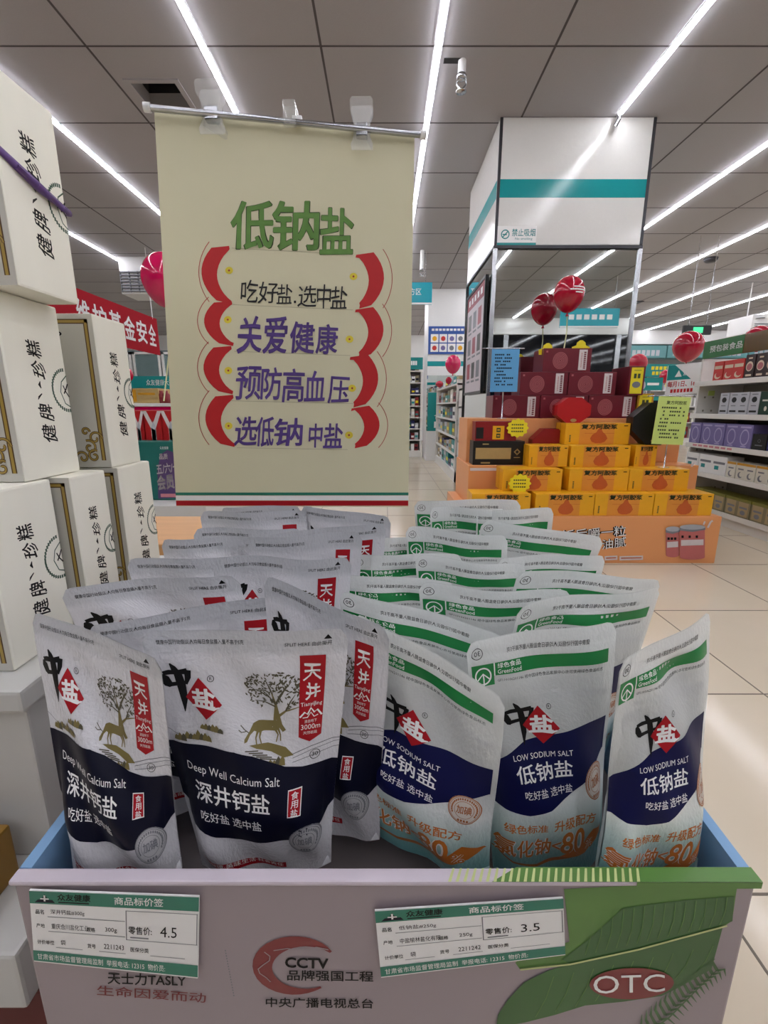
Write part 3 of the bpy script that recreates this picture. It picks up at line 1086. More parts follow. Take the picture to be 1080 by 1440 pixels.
# mirrored print of the back sheet, seen through the pouch
BACK = Art(.70)
LOW.ring(.065, .945, .038, .026, .004, 'black_print', 24)
LOW.text('30', .045, .935, .085, .957, 'black_print', res=2, mirror=True)
LOW.text('健康中国行动倡议:人均每日食盐摄入量不高于5克', .27, .925, .80, .948, 'black_print', mirror=True, res=1)
BACK.text('低钠盐', .42, .735, .80, .790, 'back_grey_print', .02, mirror=True, res=2)
BACK.text('LOW SODIUM SALT', .20, .745, .38, .765, 'back_grey_print', mirror=True, res=1)
BACK.poly([(.42, .690), (.96, .690), (.96, .72), (.50, .72)], 'slate_print')
BACK.rect(.10, .66, .38, .72, 'back_grey_print')
for k in range(7):
    BACK.rect(.52 - .03 * (k % 3), .665 - k * .014, .92, .670 - k * .014, 'back_grey_print')
mat('slate_print', (72, 78, 128), 0.5)
mat('back_grey_print', (66, 70, 96), 0.5)

NU, NV = 28, 40
# the print is measured on a flattened view of a full pouch: spread it over the bulging front
V0 = [-.05, 0, .1, .2, .3, .4, .5, .6, .7, .8, .9, 1]
V1 = [0, .0, .096, .225, .345, .448, .54, .628, .716, .811, .908, 1]
for q_ in (CAL, LOW, BACK):
    q_.items = [(np.stack([np.clip(v[:, 0], 0, 1), np.interp(v[:, 1], V0, V1)], 1), f, m, l) for v, f, m, l in q_.items]
    q_.relayer()
CAL_C, LOW_C, BACK_C = CAL.cut(NU, NV), LOW.cut(NU, NV), BACK.cut(NU, NV)


def only_above(art, vmin):
    out = Art(art.aspect)
    out.items = [i for i in art.items if i[0][:, 1].max() > vmin]
    return out


sstep = lambda a, c, x: (lambda t: t * t * (3 - 2 * t))(np.clip((x - a) / (c - a), 0, 1))


def pouch(kind, tl, tr, xb, yb, label, group, th=.027, curl=0.0, wave=.003, ph=0.0, full=True, zb=.518, corner=None):
    """tl, tr: (px, py, distance) of the top corners; xb, yb: where the bottom seam ends stand"""
    TL, TR = P(*tl), P(*tr)
    drop = CAM_H - zb

    def bot(px, Y):
        return Vector(((px - 540) / F_PX * (CP * Y + SP * drop), Y, zb))
    BL, BR = bot(xb[0], yb[0]), bot(xb[1], yb[1])
    # the feet stay inside the carton walls, which spread a little towards the back
    sh = 0
    for B_, T_, s_ in ((BL, TL, -1), (BR, TR, 1)):
        f_ = (ZR + .006 - zb) / (T_.z - zb)
        lim = .249 + (B_.y - YC) * .033
        if s_ * B_.x > lim - .004:
            sh = s_ * (lim - .004) - B_.x
        need = s_ * (lim * 1.0) - (T_.x * f_)
        if s_ * (B_.x + sh) * (1 - f_) > s_ * need:
            sh = need / (1 - f_) - B_.x
    sh = max(-.07, min(.07, sh))
    BL.x += sh
    BR.x += sh
    n = (BR - BL).cross((TL + TR - BL - BR) / 2).normalized()
    c0, c1, c2, c3 = (np.array(q) for q in (BL, BR, TL, TR))
    nn = np.array(n)
    rs = np.random.RandomState(int(abs(ph) * 100) + int(tl[0]))
    wr = [(rs.uniform(2, 6), rs.uniform(2, 6), rs.uniform(0, 6)) for _ in range(4)]

    def F(u, v, side, off=0.0):
        u, v = np.asarray(u, float), np.asarray(v, float)
        T = (1 - sstep(.20, .88, v)) * (.82 + .18 * sstep(0, .16, v))
        S = np.clip(1 - np.clip(np.abs(2 * (u - .03) / .94 - 1), 0, 1) ** (2.3 + 5 * (1 - sstep(.08, .6, v))), 0, 1)
        uu = .5 + (u - .5) * (1 - .06 * T)
        # rounded top corners
        r = .075
        e = np.minimum(u, 1 - u)
        dip = np.where(e < r, 1 - np.sqrt(np.clip(1 - ((r - e) / r) ** 2, 0, 1)), 0) * .045
        vv = v - dip * sstep(.90, 1.0, v)
        # bottom edge sags to a curve
        vv = vv + .015 * (2 * u - 1) ** 2 * (1 - sstep(0, .2, v))
        a, c = uu[..., None], vv[..., None]
        base = c0 * (1 - a) * (1 - c) + c1 * a * (1 - c) + c2 * (1 - a) * c + c3 * a * c
        up = sstep(.3, 1, v)
        d = curl * (2 * u - 1) ** 2 * up + wave * np.sin(6.3 * u * 1.2 + ph) * up
        if corner:        # one upper corner folded towards (+) or away from the viewer
            which, amt = corner
            d = d + amt * sstep(.35, 1, u if which == 'r' else 1 - u) * sstep(.35, 1, v)
        w = 0
        for p_, q_, s_ in wr:
            w = w + .0012 * np.sin(p_ * 3 * u + q_ * 3 * v + s_)
        bl = th * T * S
        k = 1 if side == 'f' else -1
        d = d + (bl * (.45 + .55 * sstep(0, .38, v)) + .0007 if side == 'f' else -bl * (1.25 - .25 * sstep(0, .38, v)) - .0007) + w * (.25 + S) * (1 - sstep(.86, .93, v)) + off
        return base + d[..., None] * nn

    U, V = np.meshgrid(np.linspace(0, 1, NU + 1), np.linspace(0, 1, NV + 1))
    GRID = {q: F(U, V, q) for q in 'fb'}

    def at(v2, side, off):
        """a point of the print on the faceted sheet itself"""
        g = GRID[side]
        x, y = np.clip(v2[:, 0], 0, 1) * NU, np.clip(v2[:, 1], 0, 1) * NV
        i, j = np.minimum(x.astype(int), NU - 1), np.minimum(y.astype(int), NV - 1)
        a, c = (x - i)[:, None], (y - j)[:, None]
        p_ = g[j, i] * (1 - a) * (1 - c) + g[j, i + 1] * a * (1 - c) + g[j + 1, i] * (1 - a) * c + g[j + 1, i + 1] * a * c
        return p_ + nn * off

    def sheet(side, m):
        nu, nv = NU + 1, NV + 1
        fs = []
        for j in range(nv - 1):
            for i in range(nu - 1):
                q = (j * nu + i, j * nu + i + 1, (j + 1) * nu + i + 1, (j + 1) * nu + i)
                fs.append(q if side == 'f' else q[::-1])
        b = MB()
        b.add(GRID[side].reshape(-1, 3), fs, m, True, uv=np.stack([U.ravel(), V.ravel()], 1))
        return b
    mid = (BL + BR) / 2
    t = thing({'cal': 'calcium_salt_pouch', 'low': 'sodium_salt_pouch'}[kind], (mid.x, mid.y, zb), label, 'salt pouch', group)
    foil = kind == 'cal'
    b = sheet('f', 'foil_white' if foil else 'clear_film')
    art = CAL_C if foil else LOW_C
    if not full:
        art = only_above(art, .50)
    for v, f, m, l in art.items:
        b.add(at(v, 'f', .00012 + .00011 * l), f, m, True, uv=[(.5, .5)] * len(v))
    b.build('front_sheet', t)
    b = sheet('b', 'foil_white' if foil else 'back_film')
    if not foil:
        for v, f, m, l in BACK_C.items:
            b.add(at(v, 'b', .00012 + .00006 * l), f, m, True, uv=[(.5, .5)] * len(v))
    b.build('back_sheet', t)
    us = np.linspace(0, 1, 15)
    z0 = np.zeros(15)
    lo, hi = F(us, z0, 'f'), F(us, z0, 'b')
    md = (lo + hi) / 2 + np.array([0, 0, .012])
    b = MB()
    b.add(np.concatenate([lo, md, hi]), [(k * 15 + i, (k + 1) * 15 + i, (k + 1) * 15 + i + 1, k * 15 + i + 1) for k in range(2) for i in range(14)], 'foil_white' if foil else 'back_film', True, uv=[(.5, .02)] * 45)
    b.build('bottom_gusset', t)
    return t


GC, GL = 'calcium salt pouches', 'low sodium salt pouches'
# front row
pouch('cal', (46, 858, .345), (226, 926, .285), (82, 240), (.276, .290), 'white calcium salt pouch with navy field standing at the left front corner of the carton', GC, .024, 0, .002, 1.0, zb=.538)
pouch('cal', (194, 889, .322), (490, 886, .318), (281, 470), (.309, .312), 'white calcium salt pouch facing squarely forward, second from the left in the front row', GC, .028, -.004, .002, 2.2)
pouch('cal', (371, 808, .385), (546, 886, .322), (392, 538), (.372, .332), 'white calcium salt pouch wedged slantwise between the square-on pouch and the low sodium ones', GC, .020, 0, .002, 3.1)
pouch('low', (500, 858, .368), (712, 980, .300), (506, 692), (.358, .297), 'translucent low sodium salt pouch leaning down to the right beside the calcium salt, front row', GL, .024, 0, .003, .6)
pouch('low', (655, 905, .342), (860, 868, .364), (690, 848), (.324, .336), 'translucent low sodium salt pouch in the middle of the three front ones', GL, .024, -.004, .003, 1.7, corner=('r', .010), zb=.496)
pouch('low', (876, 932, .288), (1005, 860, .335), (836, 983), (.277, .284), 'translucent low sodium salt pouch at the right front corner of the carton', GL, .022, -.003, .002, 2.6, zb=.543)
# rows behind, left: calcium salt
BACKCAL = [
    ((120, 880, .365), (404, 835, .390), 'with a tilted top just behind the two front calcium pouches'),
    ((88, 825, .415), (335, 806, .430), 'with a creased top edge beside the lowest white boxes'),
    ((302, 784, .470), (494, 785, .465), 'showing a red banner corner, in the middle of the third calcium row'),
    ((174, 787, .480), (370, 782, .495), 'at the left end of the third calcium row'),
    ((347, 757, .530), (510, 748, .535), 'showing a red corner beside the green-banded pouches, fourth row'),
    ((226, 757, .545), (392, 756, .560), 'at the left end of the fourth calcium row'),
    ((372, 752, .600), (543, 734, .600), 'with a grey top rising to the right, fifth row'),
    ((272, 743, .610), (424, 744, .625), 'at the left end of the fifth calcium row'),
    ((278, 720, .665), (430, 719, .670), 'under the red stripe of the poster, left end of the sixth row'),
    ((422, 711, .680), (550, 727, .665), 'under the right half of the poster edge, sixth row'),
    ((311, 713, .735), (424, 711, .735), 'at the very back under the middle of the poster'),
]
for k, (a_, c_, lb) in enumerate(BACKCAL):
    Yl, Yr = a_[2], c_[2]
    mx_, wd = (a_[0] + c_[0]) / 2, (c_[0] - a_[0])
    mx_ = 540 + (mx_ - 540) * 1.0
    pouch('cal', a_, c_, (mx_ - wd * .42, mx_ + wd * .42), (Yl - .004, Yr - .004), 'white calcium pouch ' + lb, GC, .017, 0, .004 + .002 * (k % 3), k * 1.3, full=k < 3)
BACKLOW = [
    ((594, 846, .375), (0, 0, 0), ''),
    ((604, 846, .400), (0, 0, 0), ''),
]
BACKLOW = [
    ((478, 828, .430), (712, 892, .375), 'slanting down behind the front pouch beside the calcium salt'),
    ((727, 850, .405), (933, 824, .430), 'whose green band shows wide behind the right front corner pouch'),
    ((588, 822, .465), (808, 834, .450), 'behind the middle front pouch, its green band fully in view'),
    ((470, 806, .495), (640, 818, .490), 'next to the calcium salt, third low sodium row'),
    ((727, 800, .475), (931, 814, .480), 'overhanging the right carton wall, third row'),
    ((584, 782, .530), (742, 796, .525), 'in the middle of the fourth row'),
    ((494, 780, .550), (650, 779, .560), 'with a green square beside the calcium salt, fourth row'),
    ((700, 783, .560), (851, 779, .545), 'under the carton slogan, right end of the fourth row'),
    ((570, 740, .610), (716, 755, .605), 'in the middle of the fifth row'),
    ((679, 731, .640), (851, 756, .610), 'at the right end of the fifth row'),
    ((512, 754, .620), (640, 760, .640), 'beside the dark-topped calcium pouch, fifth row'),
    ((604, 713, .690), (712, 716, .690), 'left of the last green-banded pouch, sixth row'),
    ((671, 718, .680), (780, 714, .690), 'at the right end of the sixth row'),
    ((582, 704, .745), (731, 702, .745), 'at the very back right of the poster'),
]
for k, (a_, c_, lb) in enumerate(BACKLOW):
    Yl, Yr = a_[2], c_[2]
    mx_, wd = (a_[0] + c_[0]) / 2, (c_[0] - a_[0])
    pouch('low', a_, c_, (mx_ - wd * .42, mx_ + wd * .42), (Yl - .004, Yr - .004), 'translucent low sodium salt pouch ' + lb, GL, .016, 0, .004 + .002 * (k % 3), k * 1.9 + .4, full=k < 3)

# ------------------------------------------------------------------ poster on its clipped rod
mat('poster_cream', (216, 211, 178), 0.55, var=0.02, scale=8)
mat('marker_green', (104, 150, 70), 0.55, var=.15, scale=60)
mat('marker_dark', (58, 74, 40), 0.6)
mat('marker_red', (190, 26, 30), 0.5, var=.08, scale=40)
mat('marker_thin_red', (178, 70, 64), 0.6)
mat('marker_purple', (92, 66, 140), 0.5, var=.2, scale=60)
mat('marker_purple_dark', (52, 38, 92), 0.5)
mat('marker_black', (24, 24, 24), 0.5)
mat('marker_yellow', (226, 206, 60), 0.6)
mat('pencil', (176, 170, 140), 0.7)
pA, pB, pC = P(248, 712, .815), P(574, 713, .868), P(217, 158, .835)
Np = (pB - pA).cross(pC - pA).normalized()
POST = (pA, Np)
crn = [on_plane(x, y, POST) for x, y in ((248, 712), (574, 713), (583, 192), (217, 158))]
cen = sum(crn, Vector()) / 4
pst = thing('handwritten_poster', (cen.x, cen.y, min(c.z for c in crn)), 'cream poster hand lettered in green, black and purple hanging from a clipped rod', 'poster')
b = MB()
b.prism(crn, -Np * .0008, 'poster_cream')
px_ = b
for y0, y1, m_ in ((692, 696, 'tag_green'), (696.5, 703, 'white_print'), (703.5, 710.5, 'red_print')):
    b.ppoly([(248 - (712 - y1) * .056, y1 + .5), (574 + (713 - y1) * .017, y1 + .5), (574 + (713 - y0) * .017, y0 + .5), (248 - (712 - y0) * .056, y0 + .5)], POST, m_)
PZ = lambda pts: [(200 + x / 2.7, 260 + y / 2.7) for x, y in pts]
for yl_, x0, x1, yr_ in ((240, 340, 800, 265), (455, 345, 800, 475), (632, 350, 790, 648), (820, 340, 800, 830), (998, 360, 780, 1005)):
    b.pstroke(PZ([(x0, yl_), (x1, yr_)]), .0008, POST, 'pencil', .0003)
# scallops on both sides
ys = [(230, 452), (440, 612), (610, 795), (795, 995)]
for k, (y0, y1) in enumerate(ys):
    h = y1 - y0
    xo = (330, 340, 338, 345)[k]
    out = [(xo, y0 + 2)] + [(xo - 30 - 75 * math.sin(math.pi * min(1, .12 + .84 * q / 10)) ** .7, y0 + h * (.04 + .9 * q / 10)) for q in range(11)] + [(xo + 5, y1)]
    inn = [(xo + 8, y1 - 12)] + [(xo - 4 - 42 * math.sin(math.pi * (1 - q / 10)) ** .8, y0 + h * (.9 - .8 * q / 10)) for q in range(11)] + [(xo + 2, y0 + 14)]
    b.ppoly(PZ((out + inn)[::-1]), POST, 'marker_red', .0005)
    ln = [(285 - (75 if k in (1, 2) else 70) * math.sin(math.pi * (.08 + .84 * q / 12)) ** .6 + (18 if k in (0, 3) else 0) * abs(q / 12 - (1 if k == 0 else 0)) * 0, y0 - 14 + (h + 6) * q / 12) for q in range(13)]
    b.pstroke(PZ(ln), .0012, POST, 'marker_thin_red', .0004)
ys = [(252, 470), (460, 655), (640, 845), (835, 1000)]
for k, (y0, y1) in enumerate(ys):
    h = y1 - y0
    xo = (812, 810, 790, 795)[k]
    out = [(xo, y0 + 14)] + [(xo + 36 + 70 * math.sin(math.pi * min(1, .1 + .84 * q / 10)) ** .7, y0 + h * (.02 + .92 * q / 10)) for q in range(11)] + [(xo + 12, y1)]
    inn = [(xo + 14, y1 - 12)] + [(xo + 12 + 36 * math.sin(math.pi * (1 - q / 10)) ** .8, y0 + h * (.9 - .78 * q / 10)) for q in range(11)] + [(xo - 2, y0 + 24)]
    b.ppoly(PZ(out + inn), POST, 'marker_red', .0005)
    ln = [(xo + 75 + 62 * math.sin(math.pi * (.08 + .84 * q / 12)) ** .6, y0 - 8 + (h + 6) * q / 12) for q in range(13)]
    b.pstroke(PZ(ln), .0012, POST, 'marker_thin_red', .0004)
for x, y in ((330, 325), (325, 512), (327, 705), (328, 915), (802, 348), (787, 586), (797, 772), (785, 950)):
    b.ppoly(PZ([(x + 15 * math.cos(q * .524), y - 14 * math.sin(q * .524)) for q in range(12)]), POST, 'marker_yellow', .0003)
    b.ppoly(PZ([(x + 4 * math.cos(q * .785), y - 4 * math.sin(q * .785)) for q in range(8)]), POST, 'marker_thin_red', .0006)


def hand(body, boxes, m, bold, m2=None, warp=.008, skew=.06):
    for ch, (x0, y0, x1, y1) in zip(body, boxes):
        (xl, yc), (xr, _) = PZ([(x0, (y0 + y1) / 2), (x1, 0)])
        if m2:
            b.ptext(ch, xl - .8, yc, xr + .8, yc, (y1 - y0) / 2.7 + 1.2, POST, m2, .0006, bold=bold + .008, warp=warp, skew=skew)
        b.ptext(ch, xl, yc, xr, yc, (y1 - y0) / 2.7, POST, m, .0010, bold=bold, warp=warp, skew=skew)


hand('低钠盐', [(335, 62, 500, 245), (492, 62, 672, 250), (676, 88, 802, 264)], 'marker_green', .016, 'marker_dark', .004, .03)
hand('吃好盐', [(375, 362, 440, 448), (442, 368, 515, 450), (512, 378, 570, 452)], 'marker_black', .003)
hand('选中盐', [(592, 382, 662, 464), (664, 378, 716, 470), (716, 386, 778, 472)], 'marker_black', .003)
b.ppoly(PZ([(576, 440), (584, 440), (584, 449), (576, 449)][::-1]), POST, 'marker_black', .0008)
hand('关爱健康', [(362, 500, 456, 640), (460, 500, 552, 640), (560, 520, 655, 640), (660, 530, 742, 642)], 'marker_purple', .018, None, .009, .08)
hand('预防高血压', [(356, 690, 452, 815), (452, 692, 530, 815), (532, 698, 616, 825), (616, 705, 696, 822), (706, 728, 786, 830)], 'marker_purple', .014, None, .009, .08)
hand('选低钠中盐', [(352, 878, 436, 990), (430, 880, 502, 992), (500, 886, 610, 992), (632, 905, 684, 998), (690, 905, 762, 1000)], 'marker_purple', .016, None, .009, .08)
b.build('poster_sheet', pst)
# the rod, its clips and the post that carries it
rA, rB = P(206, 151, .822), P(594, 190, .878)
rod = thing('poster_stand', (cen.x, cen.y + .03, 0), 'slim metal rod with white end caps carrying the cream poster', 'poster stand')
b = MB()
b.tube([rA, rB], .0045, 'steel', 12)
b.build('rod', rod)
for q, w in ((rA, -1), (rB, 1)):
    b = MB()
    d = (rB - rA).normalized()
    b.tube([q - d * .004, q + d * .006], .0065, 'white_paint', 12)
    b.build('end_cap', rod)
mid = (rA + rB) / 2
b = MB()
b.tube([mid + Vector((0, .045, .03)), Vector((mid.x, mid.y + .045, .02))], .005, 'steel', 10)
b.lathe([(.055, 0), (.055, .012), (.02, .02)], (mid.x, mid.y + .045, 0), 'steel', 28)
b.build('post', rod)
b = MB()
b.box(mid.x - .010, mid.x + .010, mid.y - .006, mid.y + .055, mid.z + .018, mid.z + .028, 'clear_plastic', .002)
b.box(mid.x - .010, mid.x + .010, mid.y - .006, mid.y + .006, mid.z - .006, mid.z + .018, 'clear_plastic', .002)
b.build('joint', rod)


def clip(px0, py0, px1, py1, label):
    f_ = (px0 / 2 + px1 / 2 - 206) / 388
    Y = .822 + .056 * f_ + .004
    A, B = P(px0, py1, Y), P(px1, py0, Y)
    cx, w, z0, h = (A.x + B.x) / 2, (B.x - A.x), A.z, B.z - A.z
    t = thing('poster_clip', (cx, Y, z0), label, 'clip', 'clear clips on the poster rod')
    for k, (dy, nm) in enumerate(((-.007, 'jaw'), (.007, 'jaw'))):
        b = MB()
        pr = [(-.5, 0), (.5, 0), (.55, .12), (.40, .30), (.40, .62), (.55, .78), (.55, .95), (.45, 1), (-.45, 1), (-.55, .95), (-.55, .78), (-.40, .62), (-.40, .30), (-.55, .12)]
        tilt = lambda y: dy * (1 - .1 * 0) + (.010 if dy > 0 else -.010) * (abs(y - .35)) - dy * .6 * (1 - abs(y - .35))
        b.prism([(cx + x * w, Y + tilt(y), z0 + y * h) for x, y in pr], (0, .0022, 0), 'clear_plastic')
        b.build(nm, t)
    b = MB()
    b.box(cx - w * .28, cx + w * .28, Y - .007, Y + .009, z0 + h * .28, z0 + h * .55, 'steel', .002)
    b.tube([(cx - w * .5, Y, z0 + h * .45), (cx + w * .5, Y, z0 + h * .45)], .003, 'steel', 10)
    b.build('spring', t)


clip(284, 118, 312, 192, 'clear plastic clip pinching the poster top near its left end')
clip(495, 142, 523, 214, 'clear plastic clip pinching the poster top near its right end')
q = P(418, 170, .858)
b = MB()
b.box(q.x - .008, q.x + .008, q.y - .004, q.y + .004, q.z - .006, q.z + .006, 'white_paint', .0015)
tag(b.build('rod_sleeve'), 'tiny white sleeve on the rod between the two clear clips', 'clip')

# ------------------------------------------------------------------ stacked white gift boxes on the left
mat('box_cream', (246, 244, 230), 0.55, var=0.05, scale=22, stretch=(1, 1, .12))
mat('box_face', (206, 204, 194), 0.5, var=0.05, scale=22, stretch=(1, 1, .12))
mat('frame_gold', (176, 148, 72), 0.35, var=.1)
mat('frame_brown', (92, 66, 36), 0.45)
mat('seal_green', (70, 96, 78), 0.6)
mat('purple_ribbon', (96, 66, 130), 0.35, var=.1)


def spiral(cx, cy, r, a0, turns, n=18):
    return [(cx + r * (1 - .85 * k / n) * math.cos(a0 + turns * 6.283 * k / n), cy + r * (1 - .85 * k / n) * math.sin(a0 + turns * 6.283 * k / n)) for k in range(n + 1)]


def gift_box(X, y0, y1, z0, h, label, yaw=0.0, ribbon=None, wide=.27):
    Lx, Ly = wide, y1 - y0
    t = thing('gift_box', (X - Lx / 2, (y0 + y1) / 2, z0), label, 'gift box', 'stacked white gift boxes')
    M = Matrix.Translation((X, y0, z0)) @ Matrix.Rotation(yaw, 4, 'Z') @ Matrix.Translation((-X, -y0, -z0))
    b = MB()
    b.box(X - Lx, X, y0, y1, z0, z0 + h, 'box_cream', .003)
    s = Art(Ly / h)
    s.text('糕', .36, .685, .60, .78, 'black_print', .012, 90, warp=.02, skew=.15)
    s.text('珍', .40, .575, .62, .67, 'black_print', .012, 90, warp=.02, skew=.15)
    s.stroke([(.50, .555), (.48, .535), (.50, .515)], [.004, .020, .006], 'black_print')
    s.stroke([(.50, .485), (.44, .465), (.42, .450)], [.006, .012, .003], 'black_print')
    s.text('脾', .40, .335, .64, .43, 'black_print', .012, 90, warp=.02, skew=.15)
    s.text('健', .40, .205, .64, .31, 'black_print', .012, 90, warp=.02, skew=.15)
    for k in range(24):
        q = math.radians(95 + k * 8.5)
        x, y = .96 + .26 * math.cos(q), .51 + .26 * (Ly / h) * math.sin(q)
        if x < .985:
            s.rect(x - .014, y - .010, x + .014, y + .010, 'seal_green')
    s.stroke([(.99, .60), (.88, .56), (.84, .50), (.90, .43), (.99, .41)], .007, 'seal_green')
    s.stroke([(.90, .49), (.95, .52), (.99, .55)], .010, 'black_print')
    s.stroke([(.90, .54), (.94, .50), (.99, .47)], .008, 'black_print')
    b.art(s, *face(X - Lx, X, y0, y1, z0, z0 + h, '+x'), eps=.00012)
    f = Art(Lx / h)
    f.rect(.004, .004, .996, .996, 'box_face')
    ax = h / Lx
    for (o_, w_, m_) in ((.035, .030, 'frame_brown'), (.042, .016, 'frame_gold')):
        f.rect(1 - (o_ + w_) * ax, .05, 1 - o_ * ax, 1 - o_, m_)
        f.rect(o_ * ax, .05, (o_ + w_) * ax, 1 - o_, m_)
        f.rect(o_ * ax, 1 - o_ - w_, 1 - o_ * ax, 1 - o_, m_)
    for sx in (1, -1):
        base = 1 - .09 * ax if sx > 0 else .09 * ax
        for (dx, dy, r, a0, tr) in ((0, .20, .05, 0, 1.1), (-.045, .14, .05, 2, -1.2), (-.02, .08, .045, 1, 1.2), (-.10, .07, .045, 3, -1.1), (-.06, .245, .03, 0, 1)):
            pts = [(base + sx * (dx + (x_ - dx)) * ax, y_) for x_, y_ in spiral(dx, dy, r, a0, tr)]
            f.stroke(pts, .017, 'frame_brown')
            f.stroke(pts, .009, 'frame_gold')
    f.oval(.80, .875, .035, .018, 'black_print', 20)
    f.ring(.80, .875, .026, .012, .004, 'white_print', 20)
    f.text('OTC', .785, .868, .815, .882, 'white_print', res=1)
    b.art(f, *face(X - Lx, X, y0, y1, z0, z0 + h, '-y'), eps=.00012)
    b.v = [tuple(M @ Vector(v)) for v in b.v]
    b.build('carton', t)
    if ribbon:
        r0, r1, r2 = ribbon
        b = MB()
        pts = [(X - Lx - .002, y0 - .003, z0 + r0 * h), (X + .001, y0 - .003, z0 + r1 * h), (X + .0035, y1 * .5 + y0 * .5, z0 + (r1 + r2) / 2 * h - .004), (X + .003, y1 + .002, z0 + r2 * h), (X - Lx, y1 + .003, z0 + r0 * h)]
        pts = [tuple(M @ Vector(p_)) for p_ in pts]
        b.tube(pts, [.0035, .004, .005, .0035, .003], 'purple_ribbon', 8)
        for k in range(3):
            b.tube([tuple(M @ Vector((X + .004 + .001 * k, y0 + Ly * (.2 + .2 * k), z0 + h * (r1 + (r2 - r1) * (.2 + .2 * k)) - .004))), tuple(M @ Vector((X + .006, y0 + Ly * (.45 + .2 * k), z0 + h * (r1 + (r2 - r1) * (.45 + .2 * k)) - .005)))], .003, 'purple_ribbon', 6)
        b.build('ribbon', t)
    return t


Z3, Z2, Z1 = .612, .814, 1.024
gift_box(-.412, .455, .556, Z3, .2015, 'white gift box with gold frame, front one of the lowest row of the stack')
gift_box(-.395, .566, .640, Z3, .2015, 'white gift box in the middle of the lowest row of the stack', .0)
gift_box(-.388, .660, .752, Z3, .2015, 'white gift box at the rear of the lowest row, beside the cream poster', .0)
gift_box(-.418, .525, .624, Z2, .2095, 'white gift box at the front of the second row, directly under the ribboned box')
gift_box(-.394, .658, .738, Z2, .2090, 'white gift box at the rear of the second row, its gold framed face partly showing', .0)
gift_box(-.384, .520, .613, Z1, .205, 'white gift box tied with purple ribbon on top of the stack', -.03, (.72, .62, .50))

# what the boxes stand on
mat('stand_white', (206, 206, 202), 0.5, var=.03, scale=5)
mat('cloth_dark_red', (92, 18, 22), 0.6, var=.1)
mat('gold_card', (150, 112, 40), 0.45, var=.15)
t = thing('storage_carton', (-.62, .62, .385), 'plain white lidded carton under the stack of white gift boxes', 'carton')
b = MB()
b.box(-.90, -.386, .43, .86, .386, .585, 'stand_white', .003)
b.build('body', t)
b = MB()
b.box(-.907, -.378, .418, .868, .585, .6115, 'stand_white', .004)
b.build('lid', t)
b = MB()
b.box(-1.0, -.355, .33, .92, .315, .3855, 'stand_white', .004)
tag(b.build('plinth_board'), 'white ledge under the lidded carton at the left edge', 'plinth')
b = MB()
b.box(-1.0, -.34, .345, .92, 0, .3145, 'cloth_dark_red', .004)
tag(b.build('red_plinth'), 'dark red base below the white ledge, left bottom corner', 'plinth')
b = MB()
q = P(-10, 1245, .37)
b.box(-.56, -.413, .345, .412, .3865, .452, 'gold_card', .003)
tag(b.build('gold_carton'), 'small gold carton on the white ledge before the lidded carton', 'carton')
# ------------------------------------------------------------------ gift box display before the pillar
mat('display_orange', (230, 158, 100), 0.42, var=0.05, scale=5)
mat('display_orange_dark', (176, 98, 62), 0.5, var=0.05)
mat('brand_yellow', (232, 170, 24), 0.35, var=0.04)
mat('brand_amber', (222, 146, 52), 0.35, var=0.04)
mat('gourd_orange', (196, 92, 36), 0.35)
mat('yellow_edge', (196, 140, 24), 0.4)
mat('maroon', (108, 26, 40), 0.32, var=0.06)
mat('maroon_line', (176, 100, 104), 0.4)
mat('label_white', (214, 206, 204), 0.5)
mat('gift_red', (178, 22, 26), 0.35, var=0.05)
mat('gift_red_dark', (136, 14, 20), 0.4, var=0.05)
mat('black_box', (14, 13, 14), 0.4)
mat('dull_gold', (176, 150, 96), 0.4, var=0.1)
mat('tag_yellow', (238, 220, 30), 0.5)
mat('can_pink', (190, 104, 100), 0.4)
mat('can_lid', (168, 172, 178), 0.3)
mat('sign_paper_blue', (92, 162, 212), 0.5, var=0.02)
mat('sign_paper_green', (198, 218, 120), 0.5, var=0.02)

DX0, DX1 = .535, 1.955
base = thing('display_platform', (1.25, 2.8, 0), 'orange stepped cardboard platform under the gift boxes beside the pillar', 'display platform')
b = MB()
fx1 = P(1010, 760, 2.55).x
b.box(DX0 - .06, fx1, 2.55, 3.36, 0, .283, 'display_orange', .004)
FB = (Vector((0, 2.549, 0)), Vector((0, -1, 0)))
b.ptext('饭后嚼一粒', 790, 753, 880, 746, 15, FB, 'black_print', .002, bold=.06)
b.ptext('饭后嚼一粒', 790, 753, 880, 746, 15, FB, 'white_print', .004, bold=.0)
b.ptext('油腻', 846, 766, 880, 761, 14, FB, 'black_print', .002, bold=.06)
b.ptext('油腻', 846, 766, 880, 761, 14, FB, 'white_print', .004, bold=.0)
for x0, x1 in ((850, 868), (871, 904)):
    b.ppoly([(x0, 788), (x1, 787), (x1, 781), (x0, 782)], FB, 'label_white', .002)
    b.ppoly([(x0 + 2, 785.5), (x1 - 2, 784.8), (x1 - 2, 783.4), (x0 + 2, 784)], FB, 'gourd_orange', .003)
